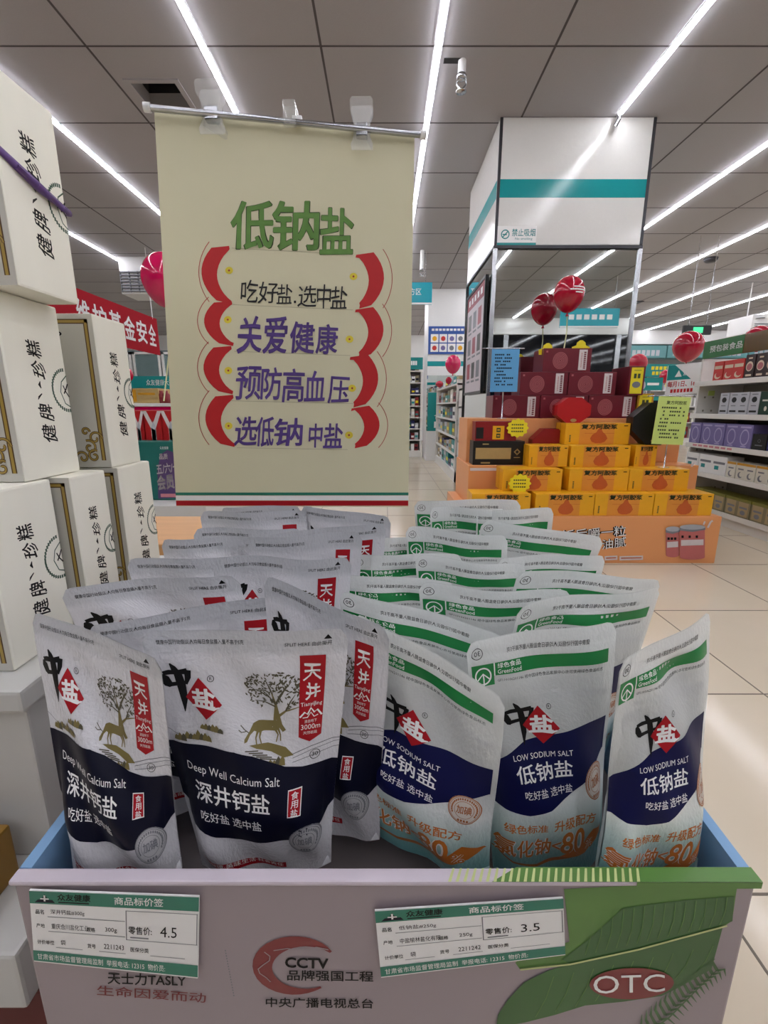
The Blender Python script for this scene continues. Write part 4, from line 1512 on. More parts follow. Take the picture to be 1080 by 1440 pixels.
for n_, (x0, x1, y0, y1) in enumerate(((936, 955, 741, 783), (955, 990, 738, 786))):
    o_, xm, rx = .003 + .004 * n_, (x0 + x1) / 2, (x1 - x0) / 2
    b.ppoly([(xm + rx * math.cos(math.pi * k / 12), y1 - 3 + 3.5 * math.sin(math.pi * k / 12)) for k in range(13)] + [(x0, y0 + 4), (x1, y0 + 3)], FB, 'can_pink', o_)
    b.ppoly([(x0 + 1.5, y0 + 29), (x1 - 2, y0 + 28), (x1 - 2, y0 + 20), (x0 + 1.5, y0 + 21)], FB, 'label_white', o_ + .001)
    for k in range(3):
        xx = x0 + 2 + k * (x1 - x0 - 5) / 3
        b.ppoly([(xx, y0 + 18), (xx + 3.2, y0 + 18), (xx + 3.2, y0 + 14.5), (xx, y0 + 14.5)], FB, 'black_print', o_ + .001)
    b.ppoly([(x0 - .5, y0 + 3), (x0 - .5, y0 + 7.5), (xm, y0 + 9.5), (x1 + .5, y0 + 6.5), (x1 + .5, y0 + 2)], FB, 'grey_print', o_ + .0015)
    b.ppoly([(xm + (rx + .5) * math.cos(2 * math.pi * k / 24), y0 + 2.6 - 3.6 * math.sin(2 * math.pi * k / 24)) for k in range(24)], FB, 'can_lid', o_ + .002)
b.pstroke([(995, 742), (999, 734), (1002, 732)], .012, FB, 'label_white', .002)
b.pstroke([(989, 738), (991, 733)], .01, FB, 'label_white', .002)
b.build('lower_step', base)
b = MB()
b.box(DX0, DX1 + .03, 2.86, 3.36, .283, .540, 'display_orange', .004)
FM = (Vector((0, 2.859, 0)), Vector((0, -1, 0)))
for x0, x1 in ((661, 704), (706, 722)):
    b.ppoly([(x0, 662), (x1, 662), (x1, 658), (x0, 658)], FM, 'label_white', .002)
b.pstroke([(972, 656), (976, 651), (979, 650)], .012, FM, 'label_white', .002)
b.build('middle_step', base)
b = MB()
b.box(DX0 + .01, DX1, 3.03, 3.36, .540, .826, 'display_orange', .004)
b.build('upper_step', base)


def carton(name, label, cat, group, x0, x1, y0, y1, z0, z1, m, arts, top=None, bev=.002, yaw=0):
    b = MB()
    b.box(x0, x1, y0, y1, z0, z1, m, bev)
    for side, a in arts:
        b.art(a, *face(x0, x1, y0, y1, z0, z1, side), eps=.0007)
    if yaw:
        c = Vector(((x0 + x1) / 2, (y0 + y1) / 2, 0))
        M = Matrix.Translation(c) @ Matrix.Rotation(yaw, 4, 'Z') @ Matrix.Translation(-c)
        b.v = [tuple(M @ Vector(v)) for v in b.v]
    return tag(b.build(name), label, cat, group)


# yellow cartons
YA = Art(2.6)
YA.rect(.22, 0, .76, 1, 'brand_amber')
YA.poly([(.50, .70), (.53, .78), (.56, .70), (.58, .58), (.63, .46), (.66, .28), (.62, .12), (.56, .06), (.48, .06), (.42, .12), (.39, .28), (.42, .46), (.48, .58)], 'gourd_orange')
YA.rect(.30, .52, .76, .535, 'gourd_orange')
YA.text('复方阿胶浆', .24, .72, .80, .96, 'marker_dark', .03, warp=.02)
YA.rect(.90, .86, .96, .90, 'black_print')
for k in range(5):
    YA.rect(.065, .12 + k * .07, .09, .165 + k * .07, 'marker_dark')
YS = Art(1)
YS.rect(.45, 0, .5, 1, 'yellow_edge')
rows = [([665, 756, 841, 926], 85, .284, 2.57, 'bottom row'), ([707, 801, 886], 85, .4135, 2.66, 'second row up'), ([742, 800, 836], 84, .543, 2.755, 'third row up'), ([790], 90, .6725, 2.85, 'top')]
for r, (xs, w, z0, Y, rn) in enumerate(rows):
    for k, x in enumerate(xs):
        yy = Y + (.03 if (r, k) == (2, 2) else 0)
        if (r, k) == (2, 0):
            yy += .012
        x0 = P(x, 660, yy).x
        x1 = P(x + w, 660, yy).x
        if (r, k) == (2, 0):
            x1 = P(798.5, 660, Y).x
        if (r, k) == (2, 2):
            x0 = P(890, 660, yy).x
            x1 = P(921, 660, yy).x
        pos = 'single one on the very top' if r == 3 else '%s from the left in the %s' % (ORD[k], rn)
        carton('yellow_carton', 'yellow gourd carton, %s of the yellow pyramid' % pos, 'carton', 'yellow cartons in a pyramid',
               x0 + .002, x1 - .002, yy, yy + .16, z0, z0 + .1285, 'brand_yellow', [('-y', YA), ('-x', YS), ('+z', Art())])

# maroon boxes
MA = Art(2.3)
for r_ in (.155, .13, .105, .08, .055, .03):
    MA.ring(.355, .48, r_, r_ * 2.3, .013, 'maroon_line', 28)
MA.rect(.74, .08, .91, .94, 'label_white')
for k in range(9):
    MA.rect(.84, .14 + k * .082, .885, .195 + k * .082, 'maroon')
    MA.rect(.785, .20 + k * .07, .805, .24 + k * .07, 'maroon_line')
MA.rect(.05, .82, .09, .90, 'maroon_line')
for r, (xs, z0, rn) in enumerate((([694, 762, 830], .827, 'bottom row'), ([731, 799], .9735, 'middle row'), ([761], 1.12, 'top'))):
    for k, x in enumerate(xs):
        Y = 3.08
        x0, x1 = P(x, 540, Y).x, P(x + 67.5, 540, Y).x
        pos = 'single one on top' if r == 2 else '%s in the %s' % (ORD[k], rn)
        carton('maroon_gift_box', 'maroon gift box with round pattern, %s of the pile' % pos, 'gift box', 'maroon gift boxes',
               x0 + .002, x1 - .002, Y, Y + .2, z0, z0 + .146, 'maroon', [('-y', MA)])

# gold boxes at the right end
GA = Art(.55)
GA.rect(.12, .05, .88, .95, 'tag_yellow').rect(.3, .58, .46, .74, 'marker_dark').rect(.54, .58, .70, .74, 'marker_dark').oval(.5, .36, .26, .11, 'grey_print')
for k in range(5):
    GA.rect(.3 + k * .09, .84, .35 + k * .09, .87, 'marker_dark')
x0, x1 = P(879, 540, 3.1).x, P(901, 540, 3.1).x
carton('gold_gift_box', 'upright gold gift box with yellow label at the right end of the maroon rows', 'gift box', 'gold gift boxes', x0, x1, 3.06, 3.30, .974, 1.155, 'maroon', [('-y', GA)], yaw=.0)
x0, x1 = P(899, 540, 3.1).x, P(922, 540, 3.1).x
carton('gold_gift_box', 'lower gold gift box with yellow label behind the black gift box', 'gift box', 'gold gift boxes', x0, x1, 3.10, 3.28, .827, .985, 'yellow_edge', [('-y', GA)])


def octagon_box(px0, px1, py0, py1, Y, depth, m, m2, label, group, cut=.30, yaw=0, z0=None):
    A, B = P(px0, py1, Y), P(px1, py0, Y)
    if z0 is None:
        z0 = A.z
    w, h = B.x - A.x, B.z - z0
    cx, cz = (A.x + B.x) / 2, z0 + h / 2
    pts = [(-.5 + cut, -.5), (.5 - cut, -.5), (.5, -.5 + cut), (.5, .5 - cut), (.5 - cut, .5), (-.5 + cut, .5), (-.5, .5 - cut), (-.5, -.5 + cut)]
    M = Matrix.Translation((cx, Y, cz)) @ Matrix.Rotation(yaw, 4, 'Z')
    t = thing('octagonal_gift_box', (cx, Y + depth / 2, z0), label, 'gift box', group)
    b = MB()
    b.prism([M @ Vector((x * w, .02, y * h)) for x, y in pts], M.to_3x3() @ Vector((0, depth, 0)), m2)
    b.build('body', t)
    b = MB()
    b.prism([M @ Vector((x * w * 1.02, -.004, y * h * 1.0)) for x, y in pts], M.to_3x3() @ Vector((0, .05, 0)), m)
    b.build('lid', t)
    b = MB()
    b.prism([M @ Vector((x * .018 * 2, -.008, -.40 * h + y * .02)) for x, y in pts], M.to_3x3() @ Vector((0, .005, 0)), 'dull_gold')
    b.build('clasp', t)
    return t


octagon_box(782, 832, 559, 601, 2.915, .07, 'gift_red', 'gift_red_dark', 'bright red octagonal gift box above the yellow pyramid', 'red octagonal gift boxes', z0=.8015)
octagon_box(748, 800, 603, 634, 2.935, .065, 'gift_red_dark', 'gift_red_dark', 'dark red octagonal gift box half hidden behind the top yellow cartons', 'red octagonal gift boxes', z0=.5405)
octagon_box(885, 957, 566, 652, 2.82, .09, 'black_box', 'black_box', 'large black octagonal gift box behind the pale green sign', 'black octagonal gift box', .34, -.12, z0=.6715)

BA = Art(2.0)
BA.rect(.05, .25, .74, .72, 'dull_gold').ring(.86, .55, .05, .1, .012, 'dull_gold', 4).ring(.86, .55, .065, .14, .012, 'dull_gold', 4).rect(.80, .30, .92, .33, 'dull_gold')
BA.rect(.18, .85, .30, .90, 'dull_gold').rect(.16, .06, .34, .12, 'dull_gold')
x0, x1 = P(665, 640, 2.88).x, P(737, 640, 2.88).x
carton('black_gift_box', 'black gift box with a long gold panel on the left step', 'gift box', None, x0, x1, 2.88, 3.0, .5405, .69, 'black_box', [('-y', BA)])
RA = Art(2.2)
RA.rect(.42, .08, .70, .78, 'brand_yellow').rect(.51, .46, .61, .68, 'marker_dark').rect(.51, .16, .61, .38, 'marker_dark').rect(.53, .54, .59, .60, 'brand_yellow').rect(.53, .24, .59, .30, 'brand_yellow')
RA.rect(.02, .12, .2, .7, 'black_box')
x0, x1 = P(668, 605, 2.90).x, P(726, 605, 2.90).x
carton('red_gift_box', 'dark red gift box with a yellow panel lying on the black gift box', 'gift box', None, x0, x1, 2.89, 2.995, .6905, .81, 'gift_red_dark', [('-y', RA)])


def price_star(px, py, Y, rpx, label, shape='burst', lines=3):
    c = P(px, py, Y)
    r = rpx / F_PX * Y * 1.02
    b = MB()
    if shape == 'burst':
        pts = [((1 + .08 * math.cos(12 * k * math.pi / 36)) * r * math.cos(2 * math.pi * k / 72), (1 + .08 * math.cos(12 * k * math.pi / 36)) * .85 * r * math.sin(2 * math.pi * k / 72)) for k in range(72)]
    else:
        pts = [(-r, -.55 * r), (r, -.55 * r), (1.05 * r, .0), (.55 * r, .2 * r), (.5 * r, .5 * r), (.15 * r, .75 * r), (-.15 * r, .75 * r), (-.5 * r, .5 * r), (-.55 * r, .2 * r), (-1.05 * r, 0)]
    b.prism([(c.x + x, Y, c.z + y) for x, y in pts], (0, .003, 0), 'tag_yellow')
    a = Art()
    rb_ = random.Random(int(px))
    if shape == 'burst':
        for k in range(lines):
            for q in range(6):
                a.rect(.2 + q * .1, .66 - k * .2, .27 + q * .1, .74 - k * .2, ('marker_dark', 'marker_red')[k == 1 and lines > 3])
    else:
        for k in range(4):
            a.rect(.22 + k * .15, .30, .33 + k * .15, .42, 'marker_red').rect(.24 + k * .15, .12, .32 + k * .15, .22, 'marker_red')
    b.art(a, (c.x - r, Y, c.z - r * .8), (2 * r, 0, 0), (0, 0, 1.6 * r), eps=.0008)
    # a little foot that holds the card
    b.box(c.x - .006, c.x + .006, Y + .003, Y + .01, c.z - r * .9, c.z, 'clear_plastic')
    return tag(b.build('price_card'), label, 'price card', 'yellow price cards')


price_star(728, 602, 2.875, 14, 'round yellow price card on the dark red box with the yellow panel')
price_star(731, 680, 2.635, 15, 'round yellow price card before the left yellow cartons')
price_star(770, 492, 3.12, 11, 'crown shaped yellow price card at the left on the topmost maroon box', 'crown')
price_star(817, 488, 3.12, 11, 'crown shaped yellow price card at the right on the topmost maroon box', 'crown')


def table_sign(px0, py0, px1, py1, Y, m, foot, label, nlines, seed, title=None, tilt=0):
    p0, p1 = P(px0, py1, Y), P(px1, py0, Y)
    t = thing('table_sign', ((p0.x + p1.x) / 2, Y, foot), label, 'sign')
    b = MB()
    b.box(p0.x, p1.x, Y, Y + .003, p0.z, p1.z, m)
    a = Art(.75)
    rb_ = random.Random(seed)
    y = .90
    if title:
        a.text(title, .26, .84, .90, .92, 'marker_dark', .01)
        y = .80
    for k in range(nlines):
        x = rb_.choice((.12, .14, .2))
        n = rb_.randint(4, 11)
        for q in range(n):
            if rb_.random() < .88 and x + q * .07 < .88:
                a.rect(x + q * .07, y - .045, x + q * .07 + .05, y - .01, 'marker_dark' if m == 'sign_paper_green' else 'navy_print')
        y -= .078
        if y < .12:
            break
    b.art(a, *face(p0.x, p1.x, Y, Y, p0.z, p1.z, '-y'), eps=.0006)
    if tilt:
        c = Vector(((p0.x + p1.x) / 2, Y, (p0.z + p1.z) / 2))
        M = Matrix.Translation(c) @ Matrix.Rotation(tilt, 4, 'Y') @ Matrix.Translation(-c)
        b.v = [tuple(M @ Vector(v)) for v in b.v]
    b.build('paper', t)
    b = MB()
    xm = (p0.x + p1.x) / 2
    b.tube([(xm, Y + .008, p0.z + .05), (xm, Y + .008, foot)], .004, 'steel', 8)
    b.lathe([(.03, 0), (.03, .006), (.01, .010)], (xm, Y + .008, foot), 'clear_plastic', 20)
    b.build('stem', t)
    b = MB()
    b.tube([(p0.x - .06, Y + .004, p1.z + .005), (p1.x + .03, Y + .004, p1.z + .005)], .0035, 'steel', 8)
    b.build('top_rail', t)


table_sign(689, 491, 731, 551, 2.93, 'sign_paper_blue', .826, 'blue handwritten sign standing left of the maroon gift boxes', 10, 4)
table_sign(917, 558, 971, 625, 2.72, 'sign_paper_green', .5425, 'pale green handwritten sign standing before the black octagonal box', 9, 9, '复方阿胶浆', .035)

balloon(800, 413, 21, 3.2, 'red balloon with white print floating before the pillar mirror', 'balloon_red', (P(793, 490, 3.2).x, 3.2, 1.27), True)
balloon(232, 393, 31, 2.5, 'pink balloon half hidden by the left edge of the cream poster', 'balloon_pink', (P(230, 560, 2.5).x, 2.5, .93))

# ------------------------------------------------------------------ gondola shelving at the right
mat('shelf_white', (226, 224, 218), 0.35, var=0.02)
mat('shelf_grey', (150, 146, 132), 0.5, var=0.05)
mat('tan', (170, 150, 110), 0.5)
mat('crimson', (196, 52, 44), 0.4)
mat('choco', (46, 24, 24), 0.35)
mat('cream_line', (216, 196, 170), 0.5)
mat('pale_grey_box', (186, 188, 194), 0.45)
mat('bottle_green', (20, 56, 40), 0.4)
mat('lavender', (118, 108, 160), 0.4)
mat('lavender_light', (170, 162, 200), 0.4)
mat('navy_box', (28, 34, 92), 0.35)
mat('ivory', (216, 214, 200), 0.45)
mat('wine', (128, 30, 36), 0.35)
mat('olive_box', (130, 122, 92), 0.45)
mat('olive_lid', (120, 116, 40), 0.4)
mat('strip_pink', (206, 130, 140), 0.4)
mat('green_sign', (14, 104, 34), 0.3)
mat('brown_gloss', (96, 70, 24), 0.15)

GX, GY1 = 2.60, 3.96
gon = thing('shelf_unit', (2.8, 2.9, 0), 'white shelf unit with rows of boxed goods at the right edge', 'shelves')
b = MB()
b.box(GX + .02, 3.05, 1.8, GY1, 0, .085, 'shelf_white', .003)
b.build('plinth', gon)
b = MB()
b.box(3.02, 3.05, 1.8, GY1, .085, 1.30, 'shelf_grey')
b.build('back_panel', gon)
b = MB()
b.box(GX + .05, 3.05, GY1, GY1 + .02, .0, 1.285, 'shelf_white', .002)
for j in range(9):
    for i in range(5):
        b.box(GX + .10 + i * .07, GX + .115 + i * .07, GY1 - .001, GY1, .2 + j * .11, .215 + j * .11, 'shelf_grey')
b.build('end_panel', gon)
SH = [.105, .376, .602, .842, 1.098]
for z in SH:
    b = MB()
    b.box(GX + .012, 3.02, 1.8, GY1 - .002, z - .022, z - .004, 'shelf_white')
    b.build('shelf', gon)
    b = MB()
    b.box(GX, GX + .012, 1.8, GY1 - .002, z - .034, z + .004, 'shelf_white', .003)
    if z == .602:
        for k in range(7):
            b.quad((GX - .0008, 3.86 - k * .065, z - .02), (GX - .0008, 3.81 - k * .065, z - .02), (GX - .0008, 3.81 - k * .065, z - .005), (GX - .0008, 3.86 - k * .065, z - .005), 'strip_pink')
    b.build('price_rail', gon)
b = MB()
y0, y1 = XP(990, 490, GX + .05).y, XP(1045, 490, GX + .05).y
b.box(GX + .05, GX + .06, 2.2, y0, 1.285, 1.42, 'brown_gloss', .002)
b.box(GX + .048, GX + .0495, y1, y0, 1.287, 1.418, 'green_sign')
a = Art(3)
a.text('预包装食品', .18, .30, .98, .70, 'white_print', .015)
b.art(a, (GX + .048, y0, 1.287), (0, y1 - y0, 0), (0, 0, .131), eps=.0006)
b.build('header_sign', gon)
b = MB()
q = XP(985, 545, 2.72)
b.box(2.70, 2.75, GY1 - .05, GY1 - .045, .99, 1.03, 'sign_paper_green')
b.build('shelf_card', gon)


SHY = {}


def row(shelf, kind, n, ypx0, pitch, h, dep, m, art, label, group, dx=.02, lid=None):
    """boxes side by side on a shelf, the first one furthest from the viewer"""
    z = SH[shelf]
    y = min(GY1 - .01, XP(ypx0, 600, GX).y, SHY.get(shelf, 9))
    SHY[shelf] = y - n * pitch - .004
    for k in range(n):
        yb_ = y - k * pitch
        b = MB()
        x0 = GX + dx + (.004 if k % 2 else 0)
        b.box(x0, x0 + dep, yb_ - pitch + .004, yb_, z - .003, z - .004 + h, m, .002)
        if art:
            b.art(art, *face(x0, x0 + dep, yb_ - pitch + .004, yb_, z - .004, z - .004 + h, '-x'), eps=.0006)
        if lid:
            b.box(x0 - .001, x0 + dep + .001, yb_ - pitch + .003, yb_ + .001, z - .004 + h - .02, z - .003 + h, lid)
        tag(b.build(kind), label % ORD[k], 'box', group)


a = Art(.6)
a.rect(.08, .62, .92, .78, 'cream_line').oval(.5, .28, .34, .16, 'cream_line').oval(.6, .34, .28, .14, 'crimson')
row(4, 'red_box', 3, 988, .105, .15, .16, 'crimson', a, 'red box on the top right-hand shelf, %s from its far end', 'red boxes on the top shelf')
a = Art(.5)
a.oval(.5, .52, .36, .2, 'cream_line').oval(.5, .5, .28, .14, 'maroon_line').rect(.2, .12, .8, .2, 'cream_line').rect(.3, .82, .7, .88, 'cream_line')
row(4, 'dark_box', 6, 1022, .092, .17, .16, 'choco', a, 'dark brown box with pale ring on the top shelf, %s past the red boxes', 'dark brown boxes on the top shelf')
a = Art(.45)
a.oval(.5, .68, .26, .12, 'black_plastic').rect(.15, .14, .85, .22, 'black_plastic').rect(.25, .4, .75, .44, 'grey_print').rect(.2, .88, .8, .92, 'grey_print')
row(3, 'grey_box', 4, 1003, .096, .165, .14, 'pale_grey_box', a, 'pale grey box with a black dot on the second shelf, %s from its far end', 'pale grey boxes')
a = Art(.6)
a.rect(.2, .6, .8, .67, 'ivory').oval(.5, .3, .1, .1, 'ivory')
row(3, 'green_box', 3, 1052, .12, .165, .14, 'bottle_green', a, 'dark green box on the second shelf, %s past the pale grey boxes', 'dark green boxes')
a = Art(.6)
a.ring(.5, .48, .32, .34, .06, 'lavender_light', 24).rect(.12, .86, .88, .93, 'lavender_light').rect(.3, .08, .7, .13, 'lavender_light')
row(2, 'lavender_box', 5, 966, .135, .175, .15, 'lavender', a, 'lavender box on the middle right-hand shelf, %s from its far end', 'lavender boxes')
a = Art(1)
a.ring(.5, .6, .1, .1, .02, 'grey_print').rect(.25, .3, .75, .36, 'grey_print')
row(2, 'black_box', 1, 1031, .13, .115, .15, 'black_box', a, 'low black box between the lavender and the navy boxes, %s', None)
a = Art(.8)
a.rect(.15, .2, .85, .4, 'lavender_light').rect(.3, .7, .7, .75, 'lavender_light')
row(2, 'navy_box', 3, 1052, .09, .12, .15, 'navy_box', a, 'navy box on the middle right-hand shelf, %s past the low black one', 'navy boxes')
a = Art(.8)
a.rect(.1, .6, .9, .72, 'grey_print').rect(.2, .3, .5, .5, 'teal_print')
row(3 - 2, 'white_box', 3, 964, .16, .15, .13, 'white_paint', a, 'white box on the fourth shelf down, %s from its far end', 'white boxes')
a = Art(.7)
a.rect(0, .86, 1, 1, 'yellow_edge').oval(.5, .3, .26, .18, 'grey_print').oval(.62, .34, .2, .14, 'ivory').rect(.2, .6, .8, .68, 'grey_print')
row(1, 'ivory_box', 5, 993, .092, .125, .13, 'ivory', a, 'ivory box with a grey crescent on the fourth shelf, %s past the white boxes', 'ivory boxes')
a = Art(.8)
a.poly([(.25, .08), (.75, .08), (.75, .6), (.62, .72), (.62, .85), (.38, .85), (.38, .72), (.25, .6)], 'ivory').rect(.3, .25, .7, .45, 'cream_line').oval(.5, .35, .12, .1, 'wine')
row(1, 'wine_red_box', 4, 1039, .125, .175, .15, 'wine', a, 'wine red box picturing a white bottle on the fourth shelf, %s past the ivory boxes', 'wine red boxes')
a = Art(.8)
a.rect(.12, .1, .88, .85, 'tan').rect(.2, .5, .8, .6, 'grey_print').oval(.5, .3, .2, .12, 'grey_print')
row(0, 'tan_box', 7, 985, .125, .14, .15, 'olive_box', a, 'tan box with an olive lid on the bottom right-hand shelf, %s from its far end', 'tan boxes', lid='olive_lid')

# end-of-aisle board before the shelf unit
mat('promo_teal', (20, 138, 136), 0.35)
t = thing('promotion_board', (2.45, 4.1, .0), 'teal and white board reading the first and sixteenth of the month', 'sign')
A, B, C_, D_ = P(935, 556, 4.1), P(984, 553, 4.04), P(987, 509, 4.04), P(940, 514, 4.1)
b = MB()
N_ = (B - A).cross(D_ - A).normalized()
b.prism([A, B, C_, D_], -N_ * .006, 'white_print')
a = Art(1.1)
a.rect(0, .5, 1, 1, 'promo_teal').text('众友健康', .45, .62, .95, .80, 'white_print', .015).poly([(.22, .6), (.32, .82), (.42, .6)], 'white_print')
a.text('每月1日、16日', .04, .26, .96, .46, 'marker_red', .02)
for k in range(7):
    a.rect(.14 + k * .095, .07, .21 + k * .095, .19, 'marker_red')
b.art(a, A, B - A, D_ - A, eps=.0008)
b.build('board', t)
b = MB()
b.tube([((A.x + B.x) / 2, 4.09, A.z), ((A.x + B.x) / 2, 4.09, 0)], .008, 'steel', 8)
b.lathe([(.1, 0), (.1, .01), (.02, .02)], ((A.x + B.x) / 2, 4.09, 0), 'steel', 20)
b.build('stand', t)

# ------------------------------------------------------------------ shelves further back
def shelf_unit(x0, x1, y0, y1, h, nsh, facing, label, n_items, hues, item, glabel, header=None, zbase=.12, dens=.7):
    """a stocked unit open towards facing; its goods are things of their own"""
    t = thing('shelf_unit', ((x0 + x1) / 2, (y0 + y1) / 2, 0), label, 'shelves')
    b = MB()
    b.box(x0, x1, y0, y1, 0, zbase - .02, 'shelf_white')
    b.build('plinth', t)
    b = MB()
    if facing == '-y':
        b.box(x0, x1, y1 - .02, y1, zbase, h, 'shelf_white')
    else:
        b.box(x1 - .02, x1, y0, y1, zbase, h, 'shelf_white')
    b.build('back_panel', t)
    zs = [zbase + k * (h - zbase) / nsh for k in range(nsh)] + [h]
    for z in zs:
        b = MB()
        b.box(x0, x1, y0, y1, z - .02, z, 'shelf_white')
        b.build('shelf', t)
    for (u0, u1) in ((0, .03), (1, -.03)):
        b = MB()
        if facing == '-y':
            xx = x0 if u0 == 0 else x1
            b.box(min(xx, xx + u1), max(xx, xx + u1), y0 - .005, y1, 0, h, 'shelf_white')
        else:
            yy = y0 if u0 == 0 else y1
            b.box(x0 - .005, x1, min(yy, yy + u1), max(yy, yy + u1), 0, h + .04, 'shelf_white')
        b.build('upright', t)
    if header:
        b = MB()
        b.box(x0, x1, y0 - .01, y0 + .02, h + .02, h + .22, header)
        a = Art(4)
        for k in range(5):
            a.rect(.25 + k * .1, .35, .33 + k * .1, .7, 'white_print')
        b.art(a, *face(x0, x1, y0 - .01, y0, h + .02, h + .22, '-y'))
        b.build('header_board', t)
    rb_ = random.Random(int(x0 * 100 + y0 * 10))
    for si, z in enumerate(zs if h < 1.6 else zs[:-1]):
        gap = (h - zbase) / nsh
        L = (x1 - x0 if facing == '-y' else y1 - y0) - .1
        for k in range(n_items):
            w = L / n_items
            hh = gap * rb_.uniform(.45, .8) * dens / .7 * (.6 if z >= h - .01 else 1)
            m = rb_.choice(hues)
            b = MB()
            if facing == '-y':
                xa = x0 + .05 + k * w
                b.box(xa, xa + w * .86, y0 + .03, y0 + .2, z + .001, z + hh, m)
                b.art(Art().rect(.1, .3, .9, .6, rb_.choice(('white_print', 'teal_print', 'tag_yellow', 'navy_print'))), *face(xa, xa + w * .86, y0 + .03, y0 + .2, z, z + hh, '-y'))
            else:
                ya_ = y0 + .05 + k * w
                b.box(x0 + .03, x0 + .2, ya_, ya_ + w * .86, z + .001, z + hh, m)
                b.art(Art().rect(.1, .3, .9, .6, rb_.choice(('white_print', 'teal_print', 'tag_yellow', 'navy_print'))), *face(x0 + .03, x0 + .2, ya_, ya_ + w * .86, z, z + hh, '-x'))
            pos = 'from the bottom' if si < 6 else 'level up'
            ot = tag(b.build(item), '%s, %s along shelf %s %s' % (glabel, ORD[k], ORD[si], 'from the floor'), 'box', glabel)
    return t


HU = ('white_paint', 'ivory', 'pale_grey_box', 'navy_box', 'wine', 'olive_box', 'teal_print', 'tan')
shelf_unit(.855, 1.30, 5.50, 7.60, 1.17, 5, '-x', 'white shelf unit in the aisle left of the mirrored pillar', 8, HU, 'medicine_box', 'small box on the aisle shelf unit')
shelf_unit(.87, 1.75, 5.05, 5.46, 1.10, 5, '-y', 'white end shelf facing the viewer beside the mirrored pillar', 4, HU, 'medicine_box', 'small box on the end shelf')
shelf_unit(.30, .68, 8.35, 8.75, 1.52, 7, '-y', 'tall white shelf unit with teal header at the far end of the aisle', 4, HU, 'medicine_box', 'small box on the far aisle shelves', 'promo_teal')
# far pillar with the blue advertisement
FX0, FX1, FY = P(600, 560, 7.8).x, 1.62, 7.8
b = MB()
b.box(FX0, FX1, FY, FY + .7, 0, CEIL - .002, 'white_paint', .004)
zb0, zb1 = P(620, 531, FY).z, P(620, 524, FY).z
a = Art()
b.quad((FX0, FY - .002, P(620, 515, FY).z), (FX1, FY - .002, P(620, 515, FY).z), (FX1, FY - .002, P(620, 508, FY).z), (FX0, FY - .002, P(620, 508, FY).z), 'teal_band')
b.quad((FX0, FY - .002, P(620, 606, FY).z), (FX1, FY - .002, P(620, 606, FY).z), (FX1, FY - .002, P(620, 528, FY).z), (FX0, FY - .002, P(620, 528, FY).z), 'mirror_glass')
b.quad((FX0 + .02, FY - .004, P(620, 606, FY).z), (FX0 + .3, FY - .004, P(620, 606, FY).z), (FX0 + .3, FY - .004, P(620, 552, FY).z), (FX0 + .02, FY - .004, P(620, 552, FY).z), 'promo_teal')
a = Art(.5)
a.text('合', .4, .3, .9, .45, 'white_print', .02).rect(.4, .08, .9, .24, 'white_print')
b.art(a, (FX0 + .02, FY - .005, P(620, 606, FY).z), (.28, 0, 0), (0, 0, .65))
struct(b, 'column_far')
mat('advert_blue', (44, 84, 160), 0.4)
q0, q1 = P(602, 498, FY - .01), P(657, 459, FY - .01)
b = MB()
b.box(q0.x, q1.x, FY - .02, FY - .006, q0.z, q1.z, 'advert_blue')
a = Art(1.5)
for r in range(2):
    for k in range(4):
        a.rect(.06 + k * .225, .08 + r * .34, .26 + k * .225, .38 + r * .34, 'white_print')
        a.oval(.16 + k * .225, .22 + r * .34, .06, .09, ('crimson', 'brand_yellow', 'grey_print', 'lavender')[(k * 3 + r) % 4], 12)
for k in range(9):
    a.rect(.08 + k * .095, .84, .15 + k * .095, .92, 'white_print')
b.art(a, *face(q0.x, q1.x, FY - .02, FY, q0.z, q1.z, '-y'), eps=.001)
tag(b.build('advertisement'), 'blue advertisement with eight product pictures on the far white pillar', 'poster')
balloon(637, 512, 11, 5.4, 'pink balloon tied to the end of the aisle shelf unit', 'balloon_pink', (.868, 5.5, 1.22))
balloon(631, 535, 4.5, 5.45, 'tiny red balloon just under the pink one on the aisle shelves', 'balloon_red')
balloon(618, 540, 5.5, 6.2, 'small red balloon lying on the aisle shelf top', 'balloon_red', None, False, .8)

# ------------------------------------------------------------------ far right: wall units, boards, balloons
mat('teal_dull', (96, 150, 152), 0.4)
YW = 11.8
q = lambda px, py, Y=YW: P(px, py, Y)
b = MB()
b.box(4.6, 10.0, YW, YW + .5, q(900, 484).z, CEIL - .004, 'white_paint', .004)
tag(b.build('wall_fascia'), 'white fascia above the teal header boards at the far right', 'fascia')
for k in range(5):
    xa = 4.95 + k * 1.0
    b = MB()
    b.box(xa, xa + .97, YW - .05, YW + .4, q(900, 507).z + .06, q(900, 486).z, 'teal_dull', .004)
    a = Art(4)
    for j in range(6):
        a.rect(.14 + j * .12, .3, .23 + j * .12, .68, 'pale_grey_box')
    b.art(a, *face(xa, xa + .97, YW - .05, YW, q(900, 507).z, q(900, 486).z, '-y'))
    tag(b.build('header_board'), 'dull teal header board above the far right shelves, %s from the pillar' % ORD[k], 'sign', 'teal header boards')
shelf_unit(4.9, 9.95, YW, YW + .45, q(900, 526).z, 4, '-y', 'white wall shelves under the teal header boards', 12, HU, 'medicine_box', 'small box on the far right wall shelves')
b = MB()
x0, x1, z0, z1 = q(906, 530, 6.5).x, q(953, 530, 6.5).x, q(900, 530, 6.5).z, q(900, 512, 6.5).z
b.box(x0, x1, 6.5, 6.53, z0, z1, 'promo_teal')
a = Art(3)
for k in range(6):
    a.rect(.18 + k * .12, .55, .27 + k * .12, .82, 'tag_yellow').rect(.22 + k * .11, .15, .30 + k * .11, .42, 'tag_yellow')
